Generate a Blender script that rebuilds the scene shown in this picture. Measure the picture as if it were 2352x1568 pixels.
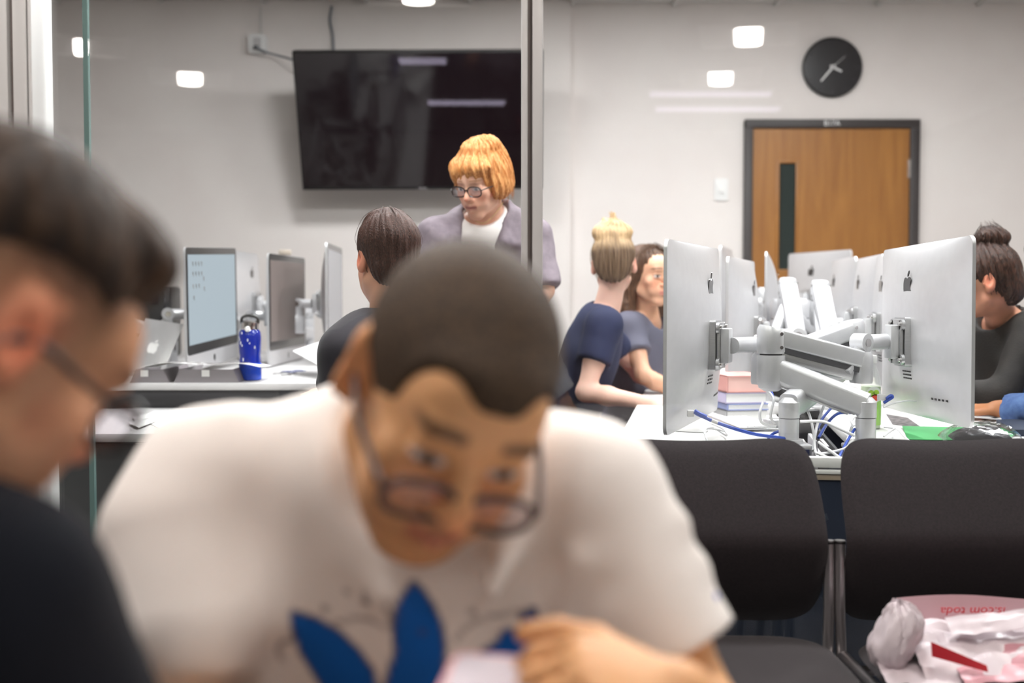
import bpy, bmesh, math, random
import numpy as np
from mathutils import Vector, Matrix
for o in list(bpy.data.objects): bpy.data.objects.remove(o)
SC = bpy.context.scene
COL = SC.collection
R = math.radians
rnd = random.Random(7)
# ------------------------------------------------------------------ camera
FPX, CX, CY = 2640.0, 1176.0, 784.0
EYE = 1.13
PITCH = math.atan(110 / FPX)
cam = bpy.data.cameras.new('camera'); cam_o = bpy.data.objects.new('camera', cam); COL.objects.link(cam_o)
cam.sensor_width = 36; cam.lens = 36 * FPX / 2352; cam.clip_start = 0.05
cam_o.location = (0, 0, EYE); cam_o.rotation_euler = (R(90) - PITCH, 0, 0)
cam.dof.use_dof = True; cam.dof.focus_distance = 2.85; cam.dof.aperture_fstop = 2.2
SC.camera = cam_o
# ------------------------------------------------------------------ world, exposure
W = bpy.data.worlds.new('World'); SC.world = W; W.use_nodes = True
W.node_tree.nodes['Background'].inputs[0].default_value = (1, 1, 1, 1)
W.node_tree.nodes['Background'].inputs[1].default_value = 0.0
SC.view_settings.view_transform = 'Standard'; SC.view_settings.look = 'None'
SC.view_settings.exposure = 0.0; SC.view_settings.gamma = 1.0
SC.view_settings.use_curve_mapping = False
SC.cycles.max_bounces = 8; SC.cycles.transparent_max_bounces = 12
SC.cycles.use_denoising = True
SC.cycles.sample_clamp_indirect = 6.0
LAB_LENS, NEAR_LENS = 80.0, 46.0      # radiance of the lamp lenses

def at(px, py, d):
    """world point on the plane Y = d that the photograph shows at that pixel"""
    x = (px - CX) / FPX; y = -(py - CY) / FPX
    c, s = math.cos(PITCH), math.sin(PITCH)
    v = Vector((x, c + y * s, -s + y * c)); v *= d / v.y
    return v + Vector((0, 0, EYE))
# ------------------------------------------------------------------ materials
def srgb(r, g, b):
    f = lambda c: c / 12.92 if c <= 0.04045 else ((c + 0.055) / 1.055) ** 2.4
    return (f(r / 255), f(g / 255), f(b / 255), 1)
def mat(name, rgb, rough=0.5, metal=0.0, spec=0.5, noise=None, bump=None, emit=None, alpha=None, trans=0.0, coat=0.0, sheen=0.0):
    m = bpy.data.materials.new(name); m.use_nodes = True
    nt = m.node_tree; b = nt.nodes['Principled BSDF']; L = nt.links.new
    b.inputs['Base Color'].default_value = srgb(*rgb)
    b.inputs['Roughness'].default_value = rough; b.inputs['Metallic'].default_value = metal
    b.inputs['Specular IOR Level'].default_value = spec
    b.inputs['Transmission Weight'].default_value = trans
    b.inputs['Coat Weight'].default_value = coat
    b.inputs['Sheen Weight'].default_value = sheen
    if alpha is not None: b.inputs['Alpha'].default_value = alpha
    if emit: b.inputs['Emission Color'].default_value = srgb(*emit[0]); b.inputs['Emission Strength'].default_value = emit[1]
    tc = None
    def coords(scale):
        t = nt.nodes.new('ShaderNodeTexCoord'); mp = nt.nodes.new('ShaderNodeMapping')
        mp.inputs['Scale'].default_value = scale if hasattr(scale, '__len__') else (scale,) * 3
        L(t.outputs['Object'], mp.inputs['Vector']); return mp.outputs['Vector']
    if noise:                       # (rgb2, scale, low, high)
        n = nt.nodes.new('ShaderNodeTexNoise'); n.inputs['Scale'].default_value = 1; n.inputs['Detail'].default_value = 5
        L(coords(noise[1]), n.inputs['Vector'])
        r = nt.nodes.new('ShaderNodeValToRGB'); r.color_ramp.elements[0].position = noise[2]; r.color_ramp.elements[1].position = noise[3]
        r.color_ramp.elements[0].color = srgb(*rgb); r.color_ramp.elements[1].color = srgb(*noise[0])
        L(n.outputs['Fac'], r.inputs['Fac']); L(r.outputs['Color'], b.inputs['Base Color'])
    if bump:                        # (scale, strength, distance)
        n = nt.nodes.new('ShaderNodeTexNoise'); n.inputs['Scale'].default_value = 1; n.inputs['Detail'].default_value = 4
        L(coords(bump[0]), n.inputs['Vector'])
        bp = nt.nodes.new('ShaderNodeBump'); bp.inputs['Strength'].default_value = bump[1]; bp.inputs['Distance'].default_value = bump[2]
        L(n.outputs['Fac'], bp.inputs['Height']); L(bp.outputs['Normal'], b.inputs['Normal'])
    return m
def emis(name, rgb, s):
    m = bpy.data.materials.new(name); m.use_nodes = True; nt = m.node_tree; nt.nodes.clear()
    e = nt.nodes.new('ShaderNodeEmission'); o = nt.nodes.new('ShaderNodeOutputMaterial')
    e.inputs[0].default_value = srgb(*rgb); e.inputs[1].default_value = s
    nt.links.new(e.outputs[0], o.inputs[0]); return m
def glassy(name, tint, f0=0.045, rough=0.0, ref=(1, 1, 1)):
    """thin clear sheet: clear view through it plus a mirror image that grows towards grazing angles"""
    m = bpy.data.materials.new(name); m.use_nodes = True; nt = m.node_tree; nt.nodes.clear(); L = nt.links.new
    t = nt.nodes.new('ShaderNodeBsdfTransparent'); t.inputs[0].default_value = (*tint, 1)
    g = nt.nodes.new('ShaderNodeBsdfGlossy'); g.inputs['Roughness'].default_value = rough; g.inputs['Color'].default_value = (*ref, 1)
    lw = nt.nodes.new('ShaderNodeLayerWeight'); lw.inputs['Blend'].default_value = 0.5
    p = nt.nodes.new('ShaderNodeMath'); p.operation = 'POWER'; p.inputs[1].default_value = 5
    q = nt.nodes.new('ShaderNodeMath'); q.operation = 'MULTIPLY_ADD'; q.inputs[1].default_value = 1 - f0; q.inputs[2].default_value = f0
    mx = nt.nodes.new('ShaderNodeMixShader'); o = nt.nodes.new('ShaderNodeOutputMaterial')
    L(lw.outputs['Facing'], p.inputs[0]); L(p.outputs[0], q.inputs[0]); L(q.outputs[0], mx.inputs[0])
    L(t.outputs[0], mx.inputs[1]); L(g.outputs[0], mx.inputs[2]); L(mx.outputs[0], o.inputs[0]); return m
def vcol_mat(name, rough=0.55, spec=0.4, sss=0.0, bump=None, sheen=0.0):
    """colour from the mesh's own attribute (skin with lips and brows, printed cloth)"""
    m = mat(name, (128, 128, 128), rough, 0, spec, bump=bump, sheen=sheen); nt = m.node_tree; b = nt.nodes['Principled BSDF']
    a = nt.nodes.new('ShaderNodeAttribute'); a.attribute_name = 'Col'
    nt.links.new(a.outputs['Color'], b.inputs['Base Color'])
    if sss:
        b.inputs['Subsurface Weight'].default_value = sss; b.inputs['Subsurface Radius'].default_value = (1, .35, .2); b.inputs['Subsurface Scale'].default_value = .008
    return m
def hair_mat(name, c1, c2, scale=(260, 260, 30), rough=0.45, lo=.38, hi=.66, bumpd=.004):
    m = mat(name, c1, rough, 0, .35, noise=(c2, scale, lo, hi), bump=(scale, .8, bumpd)); return m
M = {}
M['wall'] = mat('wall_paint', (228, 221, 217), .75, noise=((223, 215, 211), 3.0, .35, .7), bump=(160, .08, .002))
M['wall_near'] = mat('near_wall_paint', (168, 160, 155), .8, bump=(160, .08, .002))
M['ceil'] = mat('ceiling_tile', (214, 212, 208), .9, noise=((196, 193, 189), 120, .45, .6), bump=(200, .3, .003))
M['tbar'] = mat('ceiling_grid', (205, 203, 200), .5)
M['carpet'] = mat('carpet', (84, 82, 84), .95, noise=((62, 61, 65), 90, .35, .65), bump=(300, .5, .004))
M['alu'] = mat('brushed_aluminium', (196, 196, 197), .34, .85, noise=((186, 186, 188), (40, 40, 500), .3, .7))
M['mull'] = mat('anodised_mullion', (204, 203, 201), .42, .12)
M['groove'] = mat('dark_gasket', (112, 103, 99), .6)
M['glass'] = glassy('partition_glass', (.965, .985, .972), .05)
M['edge'] = mat('green_glass_edge', (96, 122, 118), .25, 0, .6)
M['arm'] = mat('arm_silver_paint', (206, 206, 208), .33, .35, noise=((198, 198, 201), 25, .3, .7))
M['armdk'] = mat('arm_dark_plastic', (66, 66, 70), .5)  # dark grey of the arm seams and spring channel
M['chrome'] = mat('chrome', (208, 205, 204), .16, 1.0)
M['steel'] = mat('satin_tube', (176, 172, 172), .28, .9)
M['black'] = mat('black_plastic', (20, 19, 20), .4)
M['screenoff'] = mat('dark_screen', (26, 19, 22), .12, 0, .5, coat=.3)
M['tv'] = mat('tv_screen', (20, 11, 15), .07, 0, .3)
M['bezel'] = mat('glossy_bezel', (16, 15, 16), .18)
M['white'] = mat('white_laminate', (236, 235, 233), .35, bump=(60, .04, .001))
M['plastic'] = mat('white_plastic', (232, 231, 230), .38)
M['tan'] = mat('tan_edge_band', (178, 160, 142), .55)
M['navy'] = mat('navy_panel', (28, 38, 58), .75, bump=(400, .2, .002))
M['gpanel'] = mat('charcoal_panel', (70, 70, 72), .7, bump=(400, .2, .002))
M['dpanel'] = mat('dark_riser_panel', (44, 43, 46), .6, noise=((54, 53, 56), (4, 60, 60), .4, .6))
M['gtop'] = mat('grey_laminate', (196, 194, 194), .4)
M['paper'] = mat('paper', (240, 239, 238), .7)
M['pgrey'] = mat('printed_grey', (120, 114, 114), .7, noise=((60, 55, 55), 60, .4, .6))
M['ink'] = mat('ink', (30, 28, 32), .7)
M['blueink'] = mat('blue_ink', (48, 62, 118), .7)
M['chair'] = mat('charcoal_upholstery', (38, 33, 35), .85, 0, .2, noise=((45, 39, 41), 220, .35, .65), bump=(650, .45, .002), sheen=.12)
M['door'] = None
M['frame'] = mat('dark_bronze_frame', (52, 46, 46), .5)
M['sign'] = mat('white_sign_print', (225, 223, 222), .5)
M['green'] = mat('green_card', (62, 164, 92), .6)
M['bluecab'] = mat('blue_cable', (36, 68, 158), .45)
M['whitecab'] = mat('white_cable', (226, 226, 228), .45)
M['blackcab'] = mat('black_cable', (36, 36, 40), .5)
M['greycab'] = mat('grey_cable', (112, 116, 122), .5)
def wood():
    m = bpy.data.materials.new('door_wood'); m.use_nodes = True; nt = m.node_tree; L = nt.links.new; b = nt.nodes['Principled BSDF']
    t = nt.nodes.new('ShaderNodeTexCoord'); mp = nt.nodes.new('ShaderNodeMapping'); mp.inputs['Scale'].default_value = (14, 14, 1.1)
    L(t.outputs['Object'], mp.inputs['Vector'])
    n = nt.nodes.new('ShaderNodeTexNoise'); n.inputs['Scale'].default_value = 1.4; n.inputs['Detail'].default_value = 8; n.inputs['Distortion'].default_value = .7
    L(mp.outputs['Vector'], n.inputs['Vector'])
    r = nt.nodes.new('ShaderNodeValToRGB'); e = r.color_ramp.elements
    e[0].position, e[0].color = .30, srgb(134, 84, 30); e[1].position, e[1].color = .72, srgb(162, 109, 48)
    L(n.outputs['Fac'], r.inputs['Fac']); L(r.outputs['Color'], b.inputs['Base Color']); b.inputs['Roughness'].default_value = .42
    return m
M['door'] = wood()
# ------------------------------------------------------------------ mesh helpers
def T(loc=(0, 0, 0), rx=0, ry=0, rz=0):
    return Matrix.Translation(Vector(loc)) @ Matrix.Rotation(R(rz), 4, 'Z') @ Matrix.Rotation(R(ry), 4, 'Y') @ Matrix.Rotation(R(rx), 4, 'X')
I4 = Matrix.Identity(4)
def bmn(): return bmesh.new()
def box(bm, c, s, X=I4, bev=0.0, seg=2):
    n0 = len(bm.verts); 
    r = bmesh.ops.create_cube(bm, size=1.0)
    vs = r['verts']
    for v in vs: v.co = Vector((v.co.x * s[0] + c[0], v.co.y * s[1] + c[1], v.co.z * s[2] + c[2]))
    if bev > 0:
        es = list({e for v in vs for e in v.link_edges})
        r = bmesh.ops.bevel(bm, geom=es, offset=bev, segments=seg, affect='EDGES', profile=.5)
        vs = list({v for f in r['faces'] for v in f.verts} | {v for v in vs if v.is_valid})
    for v in vs: v.co = X @ v.co
    return bm
def cyl(bm, a, b, ra, rb=None, n=24, X=I4, cap=True):
    rb = ra if rb is None else rb
    a, b = Vector(a), Vector(b); d = (b - a)
    if d.length < 1e-9: return bm
    q = d.to_track_quat('Z', 'Y').to_matrix()
    A, B = [], []
    for i in range(n):
        t = 2 * math.pi * i / n; u = q @ Vector((math.cos(t), math.sin(t), 0))
        A.append(bm.verts.new(X @ (a + u * ra))); B.append(bm.verts.new(X @ (b + u * rb)))
    for i in range(n):
        j = (i + 1) % n; bm.faces.new((A[i], A[j], B[j], B[i]))
    if cap: bm.faces.new(A[::-1]); bm.faces.new(B)
    return bm
def smooth_pts(pts, n=6):
    P = [Vector(p) for p in pts]
    if len(P) < 3: return P
    out = []
    for i in range(len(P) - 1):
        p0, p1, p2, p3 = P[max(i - 1, 0)], P[i], P[i + 1], P[min(i + 2, len(P) - 1)]
        for k in range(n):
            t = k / n
            out.append(.5 * ((2 * p1) + (p2 - p0) * t + (2 * p0 - 5 * p1 + 4 * p2 - p3) * t * t + (3 * p1 - p0 - 3 * p2 + p3) * t ** 3))
    return out + [P[-1]]
def tube(bm, pts, r, n=8, X=I4, sm=6, rr=None):
    P = smooth_pts(pts, sm) if sm else [Vector(p) for p in pts]
    rings = []; up = None
    for i, p in enumerate(P):
        d = (P[min(i + 1, len(P) - 1)] - P[max(i - 1, 0)]).normalized()
        if up is None: up = d.orthogonal().normalized()
        up = (up - d * up.dot(d)).normalized(); w = d.cross(up)
        k = r if rr is None else rr(i / (len(P) - 1))
        rings.append([bm.verts.new(X @ (p + up * math.cos(2 * math.pi * j / n) * k + w * math.sin(2 * math.pi * j / n) * k)) for j in range(n)])
    for a, b in zip(rings, rings[1:]):
        for j in range(n): bm.faces.new((a[j], a[(j + 1) % n], b[(j + 1) % n], b[j]))
    bm.faces.new(rings[0][::-1]); bm.faces.new(rings[-1]); return bm
def lathe(bm, prof, n=28, X=I4):
    rings = []
    for r, z in prof:
        rings.append([bm.verts.new(X @ Vector((r * math.cos(2 * math.pi * j / n), r * math.sin(2 * math.pi * j / n), z))) for j in range(n)])
    for a, b in zip(rings, rings[1:]):
        for j in range(n): bm.faces.new((a[j], a[(j + 1) % n], b[(j + 1) % n], b[j]))
    bm.faces.new(rings[0][::-1]); bm.faces.new(rings[-1]); return bm
def prism(bm, poly, z0, z1, X=I4):
    A = [bm.verts.new(X @ Vector((x, y, z0))) for x, y in poly]; B = [bm.verts.new(X @ Vector((x, y, z1))) for x, y in poly]
    n = len(poly)
    bm.faces.new(A[::-1]); bm.faces.new(B)
    for i in range(n): bm.faces.new((A[i], A[(i + 1) % n], B[(i + 1) % n], B[i]))
    return bm
def rrect(w, h, r, n=6, dx=0, dy=0):
    out = []
    for (sx, sy, a0) in ((1, 1, 0), (-1, 1, 90), (-1, -1, 180), (1, -1, 270)):
        for k in range(n + 1):
            a = R(a0 + 90 * k / n); out.append((dx + sx * (w / 2 - r) + r * math.cos(a), dy + sy * (h / 2 - r) + r * math.sin(a)))
    return out
def grid_surf(bm, fn, nu, nv, X=I4, thick=0.0):
    """surface fn(u, v) -> point for u, v in 0..1, with real thickness along -normal"""
    P = np.array([[fn(i / nu, j / nv) for j in range(nv + 1)] for i in range(nu + 1)], float)
    du = np.gradient(P, axis=0); dv = np.gradient(P, axis=1); N = np.cross(du, dv); N /= (np.linalg.norm(N, axis=2, keepdims=True) + 1e-12)
    top = [[bm.verts.new(X @ Vector(P[i, j])) for j in range(nv + 1)] for i in range(nu + 1)]
    for i in range(nu):
        for j in range(nv): bm.faces.new((top[i][j], top[i + 1][j], top[i + 1][j + 1], top[i][j + 1]))
    if thick:
        Q = P - N * thick
        bot = [[bm.verts.new(X @ Vector(Q[i, j])) for j in range(nv + 1)] for i in range(nu + 1)]
        for i in range(nu):
            for j in range(nv): bm.faces.new((bot[i][j], bot[i][j + 1], bot[i + 1][j + 1], bot[i + 1][j]))
        ring = [(i, 0) for i in range(nu)] + [(nu, j) for j in range(nv)] + [(i, nv) for i in range(nu, 0, -1)] + [(0, j) for j in range(nv, 0, -1)]
        for a, b in zip(ring, ring[1:] + ring[:1]):
            bm.faces.new((top[a[0]][a[1]], bot[a[0]][a[1]], bot[b[0]][b[1]], top[b[0]][b[1]]))
    return bm
def obj(name, bm, m, parent=None, smooth=True, angle=38, kind=None, label=None, loc=None):
    bmesh.ops.recalc_face_normals(bm, faces=bm.faces[:])
    me = bpy.data.meshes.new(name); bm.to_mesh(me); bm.free()
    if smooth:
        for p in me.polygons: p.use_smooth = True
        me.set_sharp_from_angle(angle=R(angle))
    o = bpy.data.objects.new(name, me); COL.objects.link(o)
    if m is not None: me.materials.append(m)
    if parent: o.parent = parent
    if loc is not None: o.location = loc
    if kind: o['kind'] = kind
    if label: o['label'] = label
    return o
def tag(o, label, cat, group=None, kind=None):
    o['label'] = label; o['category'] = cat
    if group: o['group'] = group
    if kind: o['kind'] = kind
    return o
def empty(name, loc=(0, 0, 0), rz=0, label=None, cat=None, group=None, mtx=None):
    o = bpy.data.objects.new(name, None); COL.objects.link(o); o.empty_display_size = .05
    if mtx is not None: o.matrix_world = mtx
    else: o.location = loc; o.rotation_euler = (0, 0, R(rz))
    if label: tag(o, label, cat, group)
    return o
def struct(name, bm, m, parent=None, **k): return obj(name, bm, m, parent, kind='structure', **k)
def text(name, s, size, m, X, parent=None, depth=.001, align='CENTER'):
    c = bpy.data.curves.new(name, 'FONT'); c.body = s; c.size = size; c.extrude = depth; c.align_x = align; c.align_y = 'CENTER'
    c.materials.append(m); o = bpy.data.objects.new(name, c); COL.objects.link(o)
    dg = bpy.context.evaluated_depsgraph_get(); me = bpy.data.meshes.new_from_object(o.evaluated_get(dg)); bpy.data.objects.remove(o)
    o = bpy.data.objects.new(name, me); COL.objects.link(o)
    if parent: o.parent = parent
    o.matrix_local = X; return o
# ================================================================== the setting
GY = 2.45                                     # the glass partition between the two rooms
LX0, LX1, YB, YB2, HC = -4.2, 3.75, 6.97, 6.90, 2.85
NY0, HN = -6.6, 2.75
struct('floor', box(bmn(), (0, .2, -.05), (9.0, 14.2, .1)), M['carpet'])
struct('wall_back', box(bmn(), (1.9, YB + .08, 1.5), (5.2, .16, 3.0)), M['wall'])
px_ = at(1310, 400, YB2).x
struct('wall_back_left', box(bmn(), ((LX0 - .3 + px_) / 2, YB2 + .075, 1.5), (px_ - LX0 + .3, .15, 3.0), bev=.004), M['wall'])
struct('wall_left', box(bmn(), (LX0 - .08, 4.75, 1.5), (.16, 4.9, 3.0)), M['wall'])
struct('wall_right', box(bmn(), (LX1 + .08, 4.75, 1.5), (.16, 4.9, 3.0)), M['wall'])
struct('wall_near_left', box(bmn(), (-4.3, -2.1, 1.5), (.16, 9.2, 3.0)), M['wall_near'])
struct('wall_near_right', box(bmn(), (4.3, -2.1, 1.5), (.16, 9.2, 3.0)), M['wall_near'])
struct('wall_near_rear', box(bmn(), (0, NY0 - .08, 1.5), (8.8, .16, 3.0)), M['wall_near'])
struct('baseboard_back', box(bmn(), (1.9, YB - .008, .05), (3.1, .016, .1), bev=.003), M['groove'])
struct('baseboard_left', box(bmn(), ((LX0 + px_) / 2, YB2 - .008, .05), (px_ - LX0, .016, .1), bev=.003), M['groove'])
struct('ceiling_near', box(bmn(), (0, (NY0 + GY) / 2, HN + .1), (8.8, GY - NY0 + .1, .2)), M['ceil'])
# lab ceiling: a slab above, a grid of bars, each tile laid in on its own
ceil = struct('ceiling', box(bmn(), (-.2, 4.75, HC + .14), (8.6, 4.75, .16)), M['ceil'])
TX0, TY0, TS = at(1560, 8, 6.75).x - .61 * 9, YB - .61 * 8 + .04, .61
b = bmn()
for i in range(18):
    x = TX0 + i * TS
    if LX0 < x < LX1: box(b, (x, 4.72, HC + .012), (.024, 4.5, .028))
for j in range(1, 8): box(b, (-.2, TY0 + j * TS, HC + .012), (8.0, .024, .026))
obj('grid_bars', b, M['tbar'], ceil)
tile_me = None
lamp_cells = {(x, y) for x in (6, 8, 10) for y in (1, 4)}
for i in range(-1, 17):
    for j in range(0, 8):
        x, y = TX0 + (i + .5) * TS, TY0 + (j + .5) * TS
        if not (LX0 - .2 < x < LX1 + .2 and GY < y < YB): continue
        if (i, j) in lamp_cells: continue
        if tile_me is None:
            o = obj('ceiling_tile', box(bmn(), (0, 0, 0), (TS - .02, TS - .02, .018), bev=.004, seg=1), M['ceil'], ceil); tile_me = o.data
        else:
            o = bpy.data.objects.new('ceiling_tile', tile_me); COL.objects.link(o); o.parent = ceil
        o.location = (x, y, HC + .028)
# lamps: square recessed pans with a bright rounded lens
M['lens_lab'] = emis('lab_lamp_lens', (252, 250, 253), LAB_LENS)
M['lens_near'] = emis('near_lamp_lens', (255, 246, 240), NEAR_LENS)
M['lens_strip'] = emis('strip_lamp_lens', (240, 226, 255), 2.2)
M['pan'] = mat('lamp_pan', (238, 237, 236), .5)
def troffer(x, y, z, lens, label, group, lw=.17, ll=.50, rz=0):
    t = empty('ceiling_light', (x, y, z), rz, label=label, cat='ceiling light', group=group)
    b = bmn(); box(b, (0, 0, .012), (.6, .6, .012)); 
    for s in (-1, 1): box(b, (s * .29, 0, 0), (.02, .6, .016)); box(b, (0, s * .29, 0), (.6, .02, .016))
    obj('housing', b, M['pan'], t)
    b = bmn(); prism(b, rrect(lw, ll, .08, 6), -.012, .004); obj('lens', b, lens, t)
    return t
for (i, j) in sorted(lamp_cells):
    troffer(TX0 + (i + .5) * TS, TY0 + (j + .5) * TS, HC + .006, M['lens_lab'], 'square recessed ceiling lamp in the computer lab ceiling', 'lab ceiling lamps', .34, .56)
NL = {(1.48, -2.35): 'square ceiling lamp mirrored in the glass above the door, upper of two',
      (1.56, -3.75): 'square ceiling lamp mirrored in the glass above the door, lower of two',
      (-2.41, -3.76): 'square ceiling lamp mirrored left of the television, lower of two',
      (-2.81, -2.65): 'square ceiling lamp mirrored left of the television, beside the green glass joint',
      (-.50, -1.28): 'square ceiling lamp mirrored in the glass at the top edge above the television'}
for (x, y), lb in NL.items(): troffer(x, y, HN - .012, M['lens_near'], lb, 'near room ceiling lamps', .09 if x < -2.6 else .17, .5, 180 - math.degrees(math.atan2(x, y - 2 * GY)))
for (x, y) in ((-1.0, 1.15), (.50, .80), (-2.4, 1.4), (2.6, 1.5)):
    troffer(x, y, HN - .012, M['lens_near'], 'square recessed ceiling lamp in the near room ceiling', 'near room ceiling lamps', .30, .56)
def strip(x0, x1, y, label):
    t = empty('strip_light', ((x0 + x1) / 2, y, HN - .03), label=label, cat='strip light', group='strip lights mirrored in the glass')
    b = bmn(); box(b, (0, 0, .018), (x1 - x0 + .04, .16, .024), bev=.006); obj('housing', b, M['pan'], t)
    b = bmn(); box(b, (0, 0, -.006), (x1 - x0, .11, .03), bev=.012); obj('lens', b, M['lens_strip'], t)
strip(-.77, -.45, -3.0, 'short strip light mirrored in the upper part of the television')
strip(-.70, -.06, -4.72, 'long strip light mirrored across the middle of the television')
strip(1.10, 2.06, -4.30, 'strip light mirrored faintly level with the clock centre')
strip(1.24, 2.30, -5.05, 'strip light mirrored faintly below the level of the clock')
# mullions of the glass wall
def mullion(name, xs, y):
    """xs: list of (pixel x0, pixel x1, kind)"""
    root = None
    for (a, c, kind) in xs:
        x0, x1 = at(a, 300, y).x, at(c, 300, y).x
        b = bmn()
        dz, dy = (.03, .11) if kind == 'm' else (.0, .075)
        box(b, ((x0 + x1) / 2, y + .05, 1.42), (x1 - x0 + (.001 if kind != 'm' else 0), dy, 2.84), bev=.0022 if kind == 'm' else 0)
        if root is None: root = struct(name, b, M['mull'])
        elif kind == 'm': obj('flange', b, M['mull'], root)
        else: obj('gasket', b, M['groove'], root)
mullion('trim_1', [(1198, 1212, 'm'), (1212, 1222.5, 'g'), (1222.5, 1247, 'm')], GY - .05)
mullion('trim_2', [(-30, 22, 'm'), (22, 34, 'g'), (34, 66, 'm'), (66, 69, 'g'), (69, 78, 'm')], GY - .05)
def pane(n, xa, xb):
    b = bmn(); box(b, ((xa + xb) / 2, GY + .01, 1.42), (xb - xa, .009, 2.74)); return struct('window_%d' % n, b, M['glass'])
gx = lambda p: at(p, 300, GY).x
xj = gx(197)
pane(1, -4.2, gx(-30) + .002)
w2 = pane(2, gx(78) - .004, xj - .004)
pane(3, xj + .004, gx(1198) + .004)
pane(4, gx(1247) - .004, 3.6)
b = bmn(); box(b, (xj, GY + .01, 1.42), (.0105, .012, 2.74)); struct('trim_3', b, M['edge'])
b = bmn(); box(b, (-.2, GY + .01, .03), (8.0, .06, .06), bev=.004); struct('trim_4', b, M['mull'])
b = bmn(); box(b, (-.2, GY + .01, 2.81), (8.0, .07, .06), bev=.004); struct('trim_5', b, M['mull'])
b = bmn(); box(b, (-.2, GY + .03, 2.9), (8.6, .12, .16)); struct('wall_header', b, M['wall'])
# ------------------------------------------------------------------ the door
def door():
    d = YB - .02
    x0, x1 = at(1709, 420, d).x, at(2109, 420, d).x; lx0, lx1 = at(1727, 420, d).x, at(2087, 420, d).x
    zt, zl = at(1900, 275, d).z, at(1900, 295, d).z
    b = bmn()
    for (a, c) in ((x0, lx0), (lx1, x1)): box(b, ((a + c) / 2, d, zt / 2), (c - a, .06, zt), bev=.004)
    box(b, ((x0 + x1) / 2, d - .0005, (zt + zl) / 2), (x1 - x0, .06, zt - zl), bev=.004)
    f = struct('door_1', b, M['frame'])
    vx0, vx1, vz0, vz1 = at(1787, 420, d).x, at(1829, 420, d).x, at(1800, 621, d).z, at(1800, 373, d).z
    b = bmn(); y = d + .012
    for (cx, cz, sx, sz) in (((lx0 + vx0) / 2, zl / 2, vx0 - lx0, zl), ((vx1 + lx1) / 2, zl / 2, lx1 - vx1, zl),
                             ((vx0 + vx1) / 2, vz0 / 2, vx1 - vx0, vz0), ((vx0 + vx1) / 2, (vz1 + zl) / 2, vx1 - vx0, zl - vz1)):
        box(b, (cx, y, cz), (sx, .04, sz))
    bmesh.ops.remove_doubles(b, verts=b.verts[:], dist=1e-4)
    obj('door_leaf', b, M['door'], f, smooth=False)
    b = bmn()
    for (a, c, e, g) in ((vx0 - .012, vx0 + .006, vz0 - .012, vz1 + .012), (vx1 - .006, vx1 + .012, vz0 - .012, vz1 + .012)):
        box(b, ((a + c) / 2, y - .018, (e + g) / 2), (c - a, .016, g - e), bev=.003)
    for (e, g) in ((vz0 - .012, vz0 + .006), (vz1 - .006, vz1 + .012)): box(b, ((vx0 + vx1) / 2, y - .018, (e + g) / 2), (vx1 - vx0 + .02, .015, g - e), bev=.003)
    obj('glazing_bead', b, M['door'], f)
    b = bmn(); box(b, ((vx0 + vx1) / 2, y, (vz0 + vz1) / 2), (vx1 - vx0, .008, vz1 - vz0)); obj('vision_pane', b, mat('door_pane', (46, 54, 52), .1, spec=.5), f)
    hz = at(2087, 388, d).z
    for z in (hz, hz - .75, hz - 1.45):
        b = bmn(); cyl(b, (lx1 + .004, y - .03, z - .055), (lx1 + .004, y - .03, z + .055), .009, n=14); box(b, (lx1 + .004, y - .022, z), (.028, .006, .11)); obj('hinge', b, M['chrome'], f)
    hx = lx0 + .065
    b = bmn(); cyl(b, (hx, y - .02, .98), (hx, y - .05, .98), .026); tube(b, [(hx, y - .05, .98), (hx, y - .07, .98), (hx + .11, y - .07, .978)], .009, sm=4); obj('lever_handle', b, M['chrome'], f)
    text('room_number', 'B17A', .044, M['sign'], Matrix.Translation((at(1908, 285, d).x, d - .0305, (zt + zl) / 2)) @ Matrix.Rotation(R(90), 4, 'X'), f)
door()
# ------------------------------------------------------------------ television on the left wall
def tv():
    yt, yb = 6.34, 6.62
    A, B, C_, D = at(672, 118, yt), at(1247, 112, yt - .02), at(695, 437, yb), at(1247, 435, yb)
    w = 1.40; h = (A - C_).length
    ctr = (A + B + C_ + D) / 4
    up = ((A - C_) + (B - D)).normalized(); rt = Vector((1, .0, .004)); up = (up - rt * up.dot(rt)).normalized(); nrm = rt.cross(up)
    Xm = Matrix((rt, up, nrm)).transposed().to_4x4(); Xm.translation = ctr      # local z faces the viewer
    w = ((B - A).length + (D - C_).length) / 2
    t = empty('television', mtx=Xm, label='large dark flat television tilted down from a wall bracket', cat='television')
    obj('back_case', box(bmn(), (0, 0, -.028), (w, h, .04), bev=.008), M['black'], t)
    obj('bezel', box(bmn(), (0, 0, -.004), (w, h, .016), bev=.003), M['black'], t)
    obj('screen', box(bmn(), (0, .004, .0045), (w - .022, h - .03, .004)), M['tv'], t)
    obj('logo_strip', box(bmn(), (0, -h / 2 + .008, .0045), (.05, .006, .004)), M['steel'], t)
    b = bmn(); box(b, (0, .02, -.06), (.5, .4, .03), bev=.004); Xi = Xm.inverted()
    for s in (-.12, .12):
        for dz in (.05, -.1): cyl(b, (s, dz, -.06), Xi @ Vector((ctr.x + s, YB2 - .02, ctr.z + dz + .05)), .018, n=12)
    wp = Xi @ Vector((ctr.x, YB2 - .011, ctr.z)); R3 = Xi.to_3x3().to_4x4(); box(b, (0, 0, 0), (.44, .02, .36), X=Matrix.Translation(wp) @ R3); obj('bracket', b, M['black'], t)
    return ctr
tv()
def wire(name, pts, r, m, label, cat='cable', group=None, n=8):
    return tag(obj(name, tube(bmn(), pts, r, n), m), label, cat, group)
wy = YB2 - .012
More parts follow.
